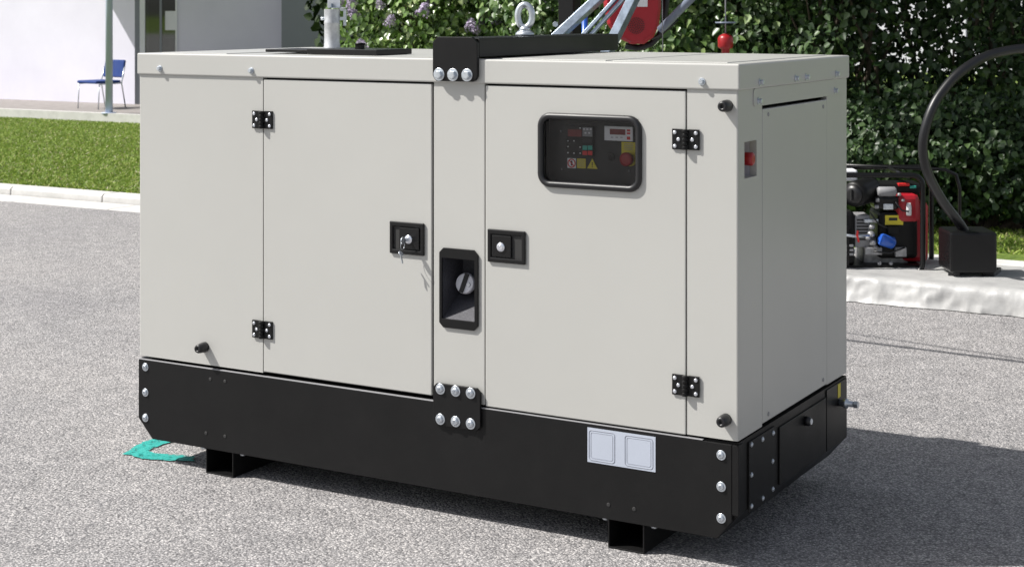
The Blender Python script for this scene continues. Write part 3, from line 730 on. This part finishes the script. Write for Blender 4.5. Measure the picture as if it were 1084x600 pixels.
# assumed cables above the frame, bent and placed to throw shadow lines on the asphalt
def ground_to_h(x, y, z): return (x-.75*z, y-.49*z, z)
for (pa, pb, r) in (((-.75, 3.23), (-.316, 3.144), .008), ((-.696, 3.07), (-.289, 3.035), .017)):
    a = Vector((*pa, 0)); b = Vector((*pb, 0)); d = (b-a).normalized(); z = 2.6
    p0 = a-d*3.8; p1 = a+d*13
    k_ = Vector(ground_to_h(p0.x, p0.y, z)); e_ = Vector(ground_to_h(p1.x, p1.y, z))
    far_ = Vector((-18.9, 17.9, 4.6))
    lbl = 'thin unseen cable added to throw the finer of two shadow lines on the asphalt' if r < .01 else 'thick unseen cable added to throw the broader of two shadow lines on the asphalt'
    tag(MB().tube([far_+Vector((0, r*5, r*9)), k_+Vector((-.05, .06, .01)), k_, e_], r, 8).build('shadow_cable', M['rubber']), lbl, 'cable')

# ------------------------------------------------------------------ tarp covered platform and portable generator
tx0, tx1, ty0, ty1, th_ = -2.6, 1.4, 4.03, 4.84, .125
def hnoise(x, y, s=1.0):
    return (math.sin(x*7.3*s+1.3)*math.cos(y*9.1*s+.4)+.5*math.sin(x*17*s+y*11*s)+.35*math.sin(x*31*s-y*23*s+2)+.25*math.sin(x*53*s+y*41*s))
from mathutils import noise as mn
m = MB(); nx = 560
path = [(ty0-.03, .004), (ty0-.026, .018), (ty0-.022, .034), (ty0-.018, .05), (ty0-.015, .068), (ty0-.012, .085), (ty0-.008, .10), (ty0-.001, .114), (ty0+.012, .123), (ty0+.035, .127)]+[(ty0+.06+.04*k, .128) for k in range(18)]+[(ty1, .118), (ty1+.01, .05), (ty1+.02, .004)]
def crease(x, y, z):
    a = mn.noise(Vector((x*3.1, y*5, z*6+1))); b_ = mn.noise(Vector((x*9+y*6, y*9-x*3, z*16))); c_ = mn.noise(Vector((x*24-z*30, y*20, z*26+x*8)))
    return (1-abs(a)*2)*.9+(1-abs(b_)*2.2)*.45+(1-abs(c_)*2.2)*.12-.8
v = []
for i in range(nx+1):
    x = tx0+(tx1-tx0)*i/nx
    for k, (y, z) in enumerate(path):
        c_ = crease(x, y, z); front = k < 9
        yy = y-(.017*c_ if front else .002*c_); zz = z+(.005*c_ if front else .005*c_)
        if k == 0: yy -= .02*mn.noise(Vector((x*2, 3, 1)))
        v.append((x, yy, max(.004, zz) if k else .004))
n = len(path)
m.add(v, [(i*n+k, (i+1)*n+k, (i+1)*n+k+1, i*n+k+1) for i in range(nx) for k in range(n-1)], True)
tarp = m.build('covered_platform', M['tarp']); tag(tarp, 'low platform covered with crumpled grey white plastic sheet at the right', 'platform')

DG = 8.75
pg0 = gp(925, DG, .128)
PG = empty('portable_generator', pg0, 'portable open frame generator with red and black engine on the covered platform', 'portable generator')
def Q(u, v, D=DG): return at(u, v, D)
def frame_loop(us, vs, D):
    (u0, u1), (v0, v1) = us, vs; out = []; r = 12
    for (cu, cv_, a0) in ((u1-r, v0+r, -90), (u1-r, v1-r, 0), (u0+r, v1-r, 90), (u0+r, v0+r, 180)):
        for i in range(7):
            a = R(a0+15*i); out.append(at(cu+r*math.cos(a), cv_+r*math.sin(a), D))
    return out
MB().tube(frame_loop((812, 977), (185.5, 290), 8.5), .0145, 12, closed=True).build('frame', M['blackg'], PG)
dp = .42
lp = frame_loop((815, 986), (177, 283), 8.5+dp)
MB().tube(lp, .0145, 12, closed=True).build('frame', M['blackg'], PG)
fr = MB()
for (u, v) in ((830, 186), (960, 186.5), (830, 290), (960, 290)):
    p = at(u, v, 8.5); fr.tube([p, p+fw*dp], .0115, 10)
fr.build('cross_tube', M['blackg'], PG)
MB().tube([at(880, 174.5, 8.9), at(1000, 179.5, 8.9), at(1012, 185, 8.9), at(1016, 200, 8.9), at(1016, 296, 8.9)], .010, 10).build('handle_tube', M['blackg'], PG)
def qbox(name, u0, v0, u1, v1, D, dep, mat, bev=.006, parent=None):
    m = MB(); c0 = at(u0, v1, D); c1 = at(u1, v1, D); c2 = at(u1, v0, D); c3 = at(u0, v0, D)
    m.add([c0, c1, c2, c3, c0+fw*dep, c1+fw*dep, c2+fw*dep, c3+fw*dep], [(0, 1, 2, 3), (7, 6, 5, 4), (0, 4, 5, 1), (1, 5, 6, 2), (2, 6, 7, 3), (3, 7, 4, 0)])
    return m.build(name, mat, parent or PG, bev=bev)
qbox('alternator', 866, 224, 905, 282, 8.58, .24, M['black'], .02)
cpn = qbox('control_box', 868, 240, 899, 282, 8.54, .05, M['blackg'], .004)
for k in range(7): qbox('vent_slat', 907, 232+k*3.4, 919, 233.8+k*3.4, 8.598, .004, M['dark'], 0)
qbox('socket_panel', 905, 228, 921, 262, 8.60, .15, M['grey'], .005)
for i in range(2):
    for j in range(3): qbox('breaker', 899.5-i*7, 268-j*4.5, 903.5-i*7, 270.5-j*4.5, 8.535, .006, M['grey'], .001, cpn)
# air filter drum
a = at(903, 206, 8.56)
af = MB().lathe(a, a+rt*.14+fw*.17+Vector((0, 0, .012)), [(0, .048), (.02, .066), (.2, .070), (.85, .070), (1, .058)], 32).build('air_filter', M['black'], PG)
MB().lathe(a-rt*.001-fw*.001, a-rt*.008-fw*.010, [(0, .054), (.5, .054), (1, .024)], 28).build('filter_lid', M['rubber'], af)
MB().bar(a-rt*.012-fw*.014-Vector((.0, 0, .028)), a-rt*.012-fw*.014+Vector((0, 0, .028)), .010, .008, rt).build('lid_knob', M['dark'], af)
qbox('fuel_tank', 878, 180, 908, 192, 8.80, .25, M['white'], .01)
qbox('engine_block', 914, 252, 962, 285, 8.66, .22, M['engine'], .012)
qbox('engine_cover', 930, 224, 972, 274, 8.60, .24, M['black'], .022)
qbox('fan_shroud', 955, 214, 984, 278, 8.64, .24, M['dred'], .03)
qbox('fan_shroud', 950, 206, 974, 236, 8.59, .2, M['dred'], .025)
a = at(939, 203, 8.60); MB().lathe(a-rt*.052, a+rt*.048, [(0, .020), (.08, .027), (.92, .027), (1, .020)], 20).build('muffler', M['grey'], PG)
qbox('valve_cover', 926, 208, 952, 222, 8.58, .12, M['blackg'], .015)
qbox('top_cover', 930, 195, 978, 206, 8.66, .22, M['black'], .014)
qbox('red_badge', 951, 194.2, 963, 197.2, 8.655, .03, M['brightred'], .003); qbox('green_badge', 963.5, 196.8, 970, 199.6, 8.652, .012, M['teal'], .002)
qbox('yellow_label', 937, 228, 956, 238, 8.597, .002, M['yellow'], 0); qbox('label_print', 941, 230.5, 950, 233.5, 8.595, .001, M['dark'], 0)
a = at(932, 253, 8.54); b_ = at(944, 257, 8.56)
MB().lathe(a, b_+(b_-a)*.15, [(0, .027), (.1, .032), (.9, .032), (1, .026)], 24).build('oil_filter', M['blue'], PG)
for (u, v, r) in ((923, 240, .014), (922, 248, .017), (924, 257, .016), (927, 262, .012), (929, 212, .010), (928, 219, .011), (952, 206, .009), (956, 212, .008), (919, 252, .012), (926, 234, .010), (943, 279, .010), (931, 279, .010)):
    p = at(u, v, 8.57); cb = MB().lathe(p-rt*r, p+rt*r, [(0, r*.6), (.2, r), (.8, r), (1, r*.6)], 12)
    cb.lathe(p, p-fw*r*1.5, [(0, r*.7), (1, r*.45)], 6, smooth=False).build('fitting', M['engine'], PG)
for (u0, v0, u1, v1, c_) in ((915, 232, 930, 236, 'zinc'), (916, 262, 934, 270, 'engine'), (940, 240, 952, 248, 'black'), (948, 262, 960, 272, 'engine'), (935, 216, 946, 222, 'zinc')):
    qbox('bracket', u0, v0, u1, v1, 8.575, .03, M[c_], .004)
MB().tube([at(896, 249, 8.52), at(906, 250, 8.52), at(920, 249, 8.54)], .008, 8).build('fuel_pipe', M['zinc'], PG)
MB().tube([at(908, 244, 8.51), at(907.5, 249, 8.51), at(909, 256, 8.52)], .006, 8).build('red_tag', M['brightred'], PG)
for (u0, v0, u1, v1) in ((921, 225, 940, 242), (925, 266, 958, 262), (948, 214, 962, 224)):
    p0, p1 = at(u0, v0, 8.56), at(u1, v1, 8.56); pm = p0.lerp(p1, .5)-Vector((0, 0, .02))
    MB().tube([p0, p0.lerp(pm, .6), pm, pm.lerp(p1, .5), p1], .0045, 6).build('hose', M['rubber'], PG)
MB().lathe(at(962, 215, 8.58), at(962, 228, 8.58), [(0, .010), (.3, .014), (1, .014)], 14).build('fuel_filter', M['white'], PG)
qbox('tray', 820, 281, 976, 285, 8.56, .34, M['black'], .003)

# hose loop on a rack
rk = empty('pump_cabinet', gp(1015, 8.25, .128), 'black steel pump cabinet at the right edge with a thick curved black hose', 'pump')
p = at(1006, 0, 8.25); q = at(1056, 0, 8.25)
m = MB(); v = [p, q, q+fw*.24, p+fw*.24]; m.prism([(a.x, a.y) for a in v], 'z', .15, .36).build('cabinet', M['blackg'], rk, bev=.014)
for u in (1014, 1050): p = at(u, 0, 8.37); MB().box(p.x-.03, p.x+.03, p.y-.08, p.y+.08, .128, .152).build('foot', M['rubber'], rk)
def spline(P_, n=10):
    P_ = [P_[0]]+P_+[P_[-1]]; out = []
    for i in range(1, len(P_)-2):
        a, b, c, d = P_[i-1:i+3]
        for k in range(n):
            t = k/n; out.append(.5*((2*b)+(c-a)*t+(2*a-5*b+4*c-d)*t*t+(3*b-a-3*c+d)*t**3))
    return out+[P_[-1]]
hs1 = spline([at(u, v, d) for (u, v, d) in ((1026, 258, 8.36), (1018, 240, 8.35), (996, 210, 8.26), (981, 180, 8.16), (977, 152, 8.12), (984, 122, 8.12), (997, 98, 8.15), (1020, 74, 8.2), (1056, 56, 8.3), (1110, 52, 8.4), (1160, 70, 8.5), (1190, 130, 8.5), (1196, 285, 8.5))])
MB().tube(hs1, .025, 14).build('hose', M['rubber'], rk)

# ------------------------------------------------------------------ building on the left
ZG = -.19
A0 = Vector((-18.4, 17.4)); al = R(38); dB = Vector((math.cos(al), math.sin(al))); nB = Vector((math.sin(al), -math.cos(al)))
Bd = empty('building', (-18.4, 18.5, ZG), 'white rendered building with a glazed door behind the lawn', 'building')
tag(MB().box(-34, -12.5, 15.301, 17.6, -.6, ZG).build('porch_paving', M['paving']), kind='structure')
tag(MB().box(-34, -12.5, 15.18, 15.3, -.6, ZG+.01).build('porch_edging', M['concrete']), kind='structure')
m = MB(); m.box(-34, A0.x, 17.4, 17.75, -.5, 3.6); m.build('wall', M['wall'], Bd)
def wb(s0, s1, z0, z1, off0, off1, name, mat, parent=Bd, bev=0):
    """slab on wall B between distances s0..s1 along it, off = distance out of the wall"""
    p = [A0+dB*s0+nB*off0, A0+dB*s1+nB*off0, A0+dB*s1+nB*off1, A0+dB*s0+nB*off1]
    m = MB().prism([(q.x, q.y) for q in p], 'z', z0, z1); return m.build(name, mat, parent, bev=bev)
def s_at(u):   # distance along wall B seen at photo column u
    t = (u-542)/F
    # solve r/D=t on the line
    ax_, ay_ = A0.x-CX, A0.y-CY
    r0, d0 = ax_*cs+ay_*sn, -ax_*sn+ay_*cs
    r1, d1 = dB.x*cs+dB.y*sn, -dB.x*sn+dB.y*cs
    return (t*d0-r0)/(r1-t*d1)
sd0, sd1, s2, s3 = s_at(148), s_at(187.5), s_at(298), s_at(372)
wb(0, sd0, -.5, 3.6, -.35, 0, 'wall', M['greygreen'])
wb(sd1, s2, -.5, 3.6, -.35, 0, 'wall', M['wall'])
wb(sd0, sd1, 2.1, 3.6, -.35, 0, 'wall', M['wall'])
wb(s2, s3+3, -.5, 3.6, -.35, .35, 'wall', M['greygreen'])
dr = wb(sd0, sd0+.09, ZG, 2.1, -.12, .02, 'door_frame', M['white'])
wb(sd1-.03, sd1, ZG, 2.1, -.12, .02, 'door_frame', M['white'])
sm_ = s_at(170)
wb(sm_-.02, sm_+.02, ZG, 2.1, -.10, -.02, 'door_frame', M['greygreen'])
wb(sd0+.09, sd1-.03, ZG, ZG+.9, -.10, -.03, 'door_panel', M['greygreen'])
wb(sd0+.09, sd1-.03, ZG+.9, 2.1, -.08, -.07, 'door_pane', M['doorglass'])
zc_ = lambda v, D=29: CH-(v-V0)/F*D
wb(s_at(174.5), s_at(186), zc_(32), zc_(12), -.068, -.065, 'notice', M['white'])
wb(s_at(171), s_at(186), zc_(41), zc_(35), -.5, -.45, 'inner_shelf', M['white'])
wb(sd0-.5, sd1+.8, ZG, 2.4, -2.6, -2.5, 'inner_wall', paint('green_inner_wall', (.03, .10, .05), .8))
# canopy roof slab over the porch and main roof
MB().box(-19.9, -16.6, 15.9, 17.39, 2.8, 2.98).build('porch_roof', M['wall'], Bd)
MB().prism([(-34, 17.3), (-18.4, 17.3), (-18.4+dB.x*14, 17.3+dB.y*14), (-18.4+dB.x*14-5, 32), (-34, 32)], 'z', 3.61, 3.85).build('roof', M['greygreen'], Bd)
cpt = at(115.5, 0, 26.0)
fpole = MB().lathe((cpt.x, cpt.y, ZG), (cpt.x, cpt.y, 4.6), [(0, .060), (1, .052)], 24).lathe((cpt.x, cpt.y, ZG), (cpt.x, cpt.y, ZG+.02), [(0, .12), (1, .12)], 24).lathe((cpt.x, cpt.y, 4.6), (cpt.x, cpt.y, 4.66), [(0, .058), (.5, .058), (1, .02)], 24).build('metal_pole', M['colpaint'])
tag(fpole, 'tall blue grey metal pole at the lawn edge before the porch', 'pole')

# blue visitor chair
CP = at(120, 0, 27.6); ch = empty('chair', (CP.x, CP.y, ZG), 'blue padded chair on the porch behind the blue grey pole', 'chair')
fy = (-fw*math.cos(R(38))-rt*math.sin(R(38))); fx = Vector((-fy.y, fy.x, 0))
def cl(x, y, z):   # chair local: +y is the way it faces
    return Vector((CP.x, CP.y, ZG))+fx*x*1.1+fy*(y+.24)*1.1+Vector((0, 0, z))
def cbox(name, x0, x1, y0, y1, z0, z1, mat, lean=0, bev=.02):
    v = [cl(x, y+lean*(z-z0), z) for z in (z0, z1) for y in (y0, y1) for x in (x0, x1)]
    return MB().add(v, [(0, 2, 3, 1), (4, 5, 7, 6), (0, 1, 5, 4), (2, 6, 7, 3), (0, 4, 6, 2), (1, 3, 7, 5)]).build(name, mat, ch, bev=bev)
cbox('seat', -.24, .24, -.2, .27, .43, .48, M['bluefab']); cbox('backrest', -.24, .24, -.26, -.22, .52, .82, M['bluefab'], -.15)
for sx in (-1, 1):
    MB().tube([cl(sx*.25, .24, 0), cl(sx*.25, .22, .42), cl(sx*.25, -.2, .43)], .011, 8).build('leg', M['zinc'], ch)
    MB().tube([cl(sx*.25, -.28, 0), cl(sx*.25, -.20, .43), cl(sx*.25, -.26, .70)], .011, 8).build('leg', M['zinc'], ch)
# ------------------------------------------------------------------ vegetation
def limb_path(p0, p1, r0, r1, m, wob=.08, n=5):
    p0 = Vector(p0); p1 = Vector(p1); pts = [p0.lerp(p1, i/n)+(Vector((random.uniform(-wob, wob), random.uniform(-wob, wob), random.uniform(-wob, wob)*.5)) if 0 < i < n else Vector()) for i in range(n+1)]
    for i in range(n):
        ra = r0+(r1-r0)*i/n; rb = r0+(r1-r0)*(i+1)/n
        m.lathe(pts[i], pts[i+1], [(0, ra), (1, rb)], 8, caps=False)
def crown_mesh(center, rad, clumps, per, size, mat, name, hollow=.45, droop=.7, wid=.40, clump_r=(.22, .42)):
    c = np.array(center); rad = np.array(rad)
    d = unit(rng.normal(size=(clumps, 3))); rr = hollow+(1-hollow)*rng.random(clumps)**.6
    wob = 1+.13*np.sin(d[:, 0]*5+1)*np.cos(d[:, 2]*6)+rng.normal(size=clumps)*.05
    C = c+d*rad*rr[:, None]*wob[:, None]
    cr_ = rng.uniform(*clump_r, clumps)
    dd = unit(rng.normal(size=(clumps, per, 3))+d[:, None]*.5+np.array([0, 0, .3]))
    q = .55+.45*rng.random((clumps, per, 1))**.5
    Pp = C[:, None]+dd*cr_[:, None, None]*q
    Nn = dd*.8+np.array([-.2, -.35, .30])+rng.normal(size=dd.shape)*.45
    Pp = Pp.reshape(-1, 3); Nn = Nn.reshape(-1, 3)
    gz = np.array([lawn_z(x, y) for x, y in Pp[:, :2]])
    k = Pp[:, 2] > gz+.08
    return leaves(Pp[k], Nn[k], size, name, mat, droop, wid), C
# blossom panicle, one mesh copied
def panicle(seed):
    r_ = np.random.default_rng(seed); n = 150; t = r_.random(n); rad = .062*(1-t*.6)*r_.random(n)**.3; a = r_.uniform(0, 6.28, n)
    Pp = np.stack([rad*np.cos(a), rad*np.sin(a), t*.10-.04], 1); Nn = np.stack([np.cos(a), np.sin(a), .3+0*a], 1)+r_.normal(size=(n, 3))*.3
    Nn = unit(Nn); tt = unit(np.cross(Nn, r_.normal(size=(n, 3)))); ss = np.cross(Nn, tt); h = .010
    V = np.stack([Pp-tt*h, Pp-ss*h, Pp+tt*h, Pp+ss*h], 1)
    return scatter_mesh('blossom', V, [(0, 1, 2, 3)], M['flower'])
pan = [panicle(s) for s in range(3)]
def shrub(name, label, cat, u, D, rad, z0, clumps, per, size, mat, flowers=0, group=None, hollow=.4, frange=(0, 60), **kw):
    p = at(u, 0, D); g = lawn_z(p.x, p.y); o = empty(name, (p.x, p.y, g), label, cat, group)
    me, C = crown_mesh((p.x, p.y, z0), rad, clumps, per, size, mat, 'crown', hollow, **kw)
    me.transform(Matrix.Translation((-p.x, -p.y, -g)))
    c = bpy.data.objects.new('crown', me); COL.objects.link(c); c.parent = o
    m = MB()
    for i in range(0, len(C), max(1, len(C)//14)):
        a = random.uniform(0, 6.28); limb_path((p.x+.15*math.cos(a), p.y+.15*math.sin(a), g-.05), C[i], .035, .006, m)
    m.build('stem' if rad[2] < 2.2 else 'branch', M['bark'], o)
    for i in range(flowers):
        uu = random.uniform(-1, 1); vv = random.uniform(*frange)
        # on the crown surface towards the yard
        th = random.uniform(-1.2, 1.2); zz = at(u, vv, D-rad[0]*.8).z
        rz = math.sqrt(max(.05, 1-((zz-z0)/rad[2])**2))
        dirx, diry = -fw.x*math.cos(th)+rt.x*math.sin(th), -fw.y*math.cos(th)+rt.y*math.sin(th)
        f = bpy.data.objects.new('blossom', random.choice(pan)); COL.objects.link(f); f.parent = o
        q = 1.12+random.uniform(-.04, .08)
        f.location = (dirx*rad[0]*rz*q, diry*rad[1]*rz*q, zz-g)
        f.rotation_euler = (random.uniform(-.6, .6), random.uniform(-.6, .6), random.uniform(0, 6)); f.scale = [random.uniform(.8, 1.3)]*3
    return o
LG = 'lilac bushes behind the generator'
shrub('lilac_bush', 'flowering lilac bush beside the exhaust pipe, leftmost of the shrubs', 'lilac bush', 462, 16.2, (.86, .9, 1.8), 1.4, 250, 66, .072, M['lilacleaf'], 15, LG)
shrub('lilac_bush', 'flowering lilac bush behind the black lifting bracket', 'lilac bush', 556, 16.6, (.98, .95, 1.8), 1.4, 230, 66, .072, M['lilacleaf'], 13, LG)
shrub('shrub', 'green leafy shrub behind the red and galvanised hoist', 'shrub', 640, 15.2, (1.15, .95, 1.8), 1.3, 190, 70, .074, M['treeleaf'], 0)
shrub('shrub', 'green leafy shrub behind the hanging red weight', 'shrub', 765, 14.0, (1.1, .95, 1.8), 1.3, 150, 80, .072, M['treeleaf'], 0)
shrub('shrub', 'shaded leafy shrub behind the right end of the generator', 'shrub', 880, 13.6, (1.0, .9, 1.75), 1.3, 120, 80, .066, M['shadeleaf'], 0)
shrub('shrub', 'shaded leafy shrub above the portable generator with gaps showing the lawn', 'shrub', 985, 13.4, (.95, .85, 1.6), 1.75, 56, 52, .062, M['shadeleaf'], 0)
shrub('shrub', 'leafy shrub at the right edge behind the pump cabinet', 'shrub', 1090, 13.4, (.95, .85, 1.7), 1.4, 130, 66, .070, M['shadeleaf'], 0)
shrub('low_shrub', 'low dark shrub added over the bright lawn directly behind the portable generator', 'shrub', 925, 11.3, (.85, .55, .42), .38, 150, 60, .055, M['shadeleaf'], 0, clump_r=(.14, .26))  # both low shrubs are added to darken sunlit grass in place of shade
shrub('low_shrub', 'low dark shrub added over the bright lawn behind the black pump cabinet', 'shrub', 1045, 11.3, (.80, .55, .42), .38, 140, 60, .055, M['shadeleaf'], 0, clump_r=(.14, .26))
# darker evergreens further back
for i, (u, D, lb_) in enumerate(((455, 20.5, 'dark evergreen tree behind the leftmost lilac bush'), (560, 20.5, 'dark evergreen tree behind the second lilac bush'), (655, 20, 'dark evergreen tree behind the hoist'),
                            (780, 19.5, 'dark evergreen tree behind the hanging weight'), (815, 18, 'dark evergreen tree behind the right end of the generator'), (1150, 21, 'dark evergreen tree at the far right'))):
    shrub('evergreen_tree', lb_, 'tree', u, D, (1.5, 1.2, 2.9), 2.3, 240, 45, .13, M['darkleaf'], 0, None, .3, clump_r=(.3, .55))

# white house far behind the trees
hp_ = gp(985, 46, 0); fh = empty('house', (hp_.x, hp_.y, -.33), 'distant white house glimpsed through the leaves at the right', 'house')
HX, HY = hp_.x, hp_.y
MB().hole_plate('y', (HX-3.2, HX+4.2, -.33, 3.4), (HX+1.0, HX+2.2, .7, 2.0), HY, HY+.3).build('wall', M['wall'], fh)
MB().box(HX-3.2, HX+4.2, HY+.3, HY+6, -.33, 3.4).build('wall', M['wall'], fh)
MB().prism([(HY-.5, 3.41), (HY+6.5, 3.41), (HY+3, 5.4)], 'x', HX-3.6, HX+4.6).build('roof', M['greygreen'], fh)
MB().box(HX+1.0, HX+2.2, HY+.12, HY+.16, .7, 2.0).build('window', M['doorglass'], fh)

# tall broadleaf trees whose crowns hang above the frame and shade the right side
def tree(x, y, zc, rad, label, clumps, per, size):
    g = lawn_z(x, y); o = empty('broadleaf_tree', (x, y, g), label, 'tree')
    me, C = crown_mesh((x, y, zc), rad, clumps, per, size, M['treeleaf'], 'crown', .2, clump_r=(.35, .6))
    me.transform(Matrix.Translation((-x, -y, -g))); c = bpy.data.objects.new('crown', me); COL.objects.link(c); c.parent = o
    m = MB(); limb_path((x, y, g-.1), (x+.1, y, zc), .16, .08, m, .04)
    for i in range(0, len(C), max(1, len(C)//18)): limb_path((x, y, zc-rad[2]*.6), C[i], .05, .01, m)
    m.build('trunk', M['bark'], o); return o
def tree2(base, top, rad, label, clumps, per, size):
    g = lawn_z(base[0], base[1]); o = empty('broadleaf_tree', (base[0], base[1], g), label, 'tree')
    me, C = crown_mesh(top, rad, clumps, per, size, M['treeleaf'], 'crown', .1, clump_r=(.35, .65))
    me.transform(Matrix.Translation((-base[0], -base[1], -g))); c = bpy.data.objects.new('crown', me); COL.objects.link(c); c.parent = o
    m = MB(); mid = Vector((base[0]*.75+top[0]*.25, base[1]*.75+top[1]*.25, 2.6))
    limb_path((base[0], base[1], g-.1), mid, .17, .13, m, .03); limb_path(mid, (top[0], top[1], top[2]), .13, .06, m, .05)
    for i in range(0, len(C), max(1, len(C)//22)): limb_path(mid.lerp(Vector(top), random.uniform(.1, .9)), C[i], .05, .01, m)
    m.build('trunk', M['bark'], o); return o
tree2((-3.9, 10.9), (-2.2, 6.8, 5.3), (3.0, 3.3, 1.5), 'tall broadleaf tree shading the shrubs right of the hanging weight', 420, 80, .16)
t2 = gp(1105, 15.0, 0); tree2((t2.x, t2.y), (t2.x, t2.y-1.2, 4.6), (2.3, 2.3, 1.5), 'tall broadleaf tree at the right edge behind the pump cabinet', 200, 75, .15)

# ------------------------------------------------------------------ light
sd = Vector((.75, .49, -1.0))
sun = bpy.data.lights.new('sun', 'SUN'); sun.energy = 5.0; sun.angle = R(.53); sun.color = (1, .965, .91)
so = bpy.data.objects.new('sun', sun); COL.objects.link(so); so.rotation_euler = sd.to_track_quat('-Z', 'Y').to_euler()
so.location = (-8, -6, 12)
w = bpy.data.worlds.new('World'); scene.world = w; w.use_nodes = True; nt = w.node_tree
sky = nt.nodes.new('ShaderNodeTexSky'); sky.sky_type = 'NISHITA'; sky.sun_disc = False
sky.sun_elevation = math.atan2(1, math.hypot(.75, .49)); sky.sun_rotation = math.atan2(-.75, -.49)
hs_ = nt.nodes.new('ShaderNodeHueSaturation'); hs_.inputs['Saturation'].default_value = .42
sky.dust_density = 2.0
nt.links.new(sky.outputs[0], hs_.inputs['Color']); nt.links.new(hs_.outputs[0], nt.nodes['Background'].inputs[0]); nt.nodes['Background'].inputs[1].default_value = .10
vs = scene.view_settings
vs.view_transform = 'Standard'; vs.look = 'None'; vs.gamma = 1; vs.use_curve_mapping = False; vs.exposure = .45
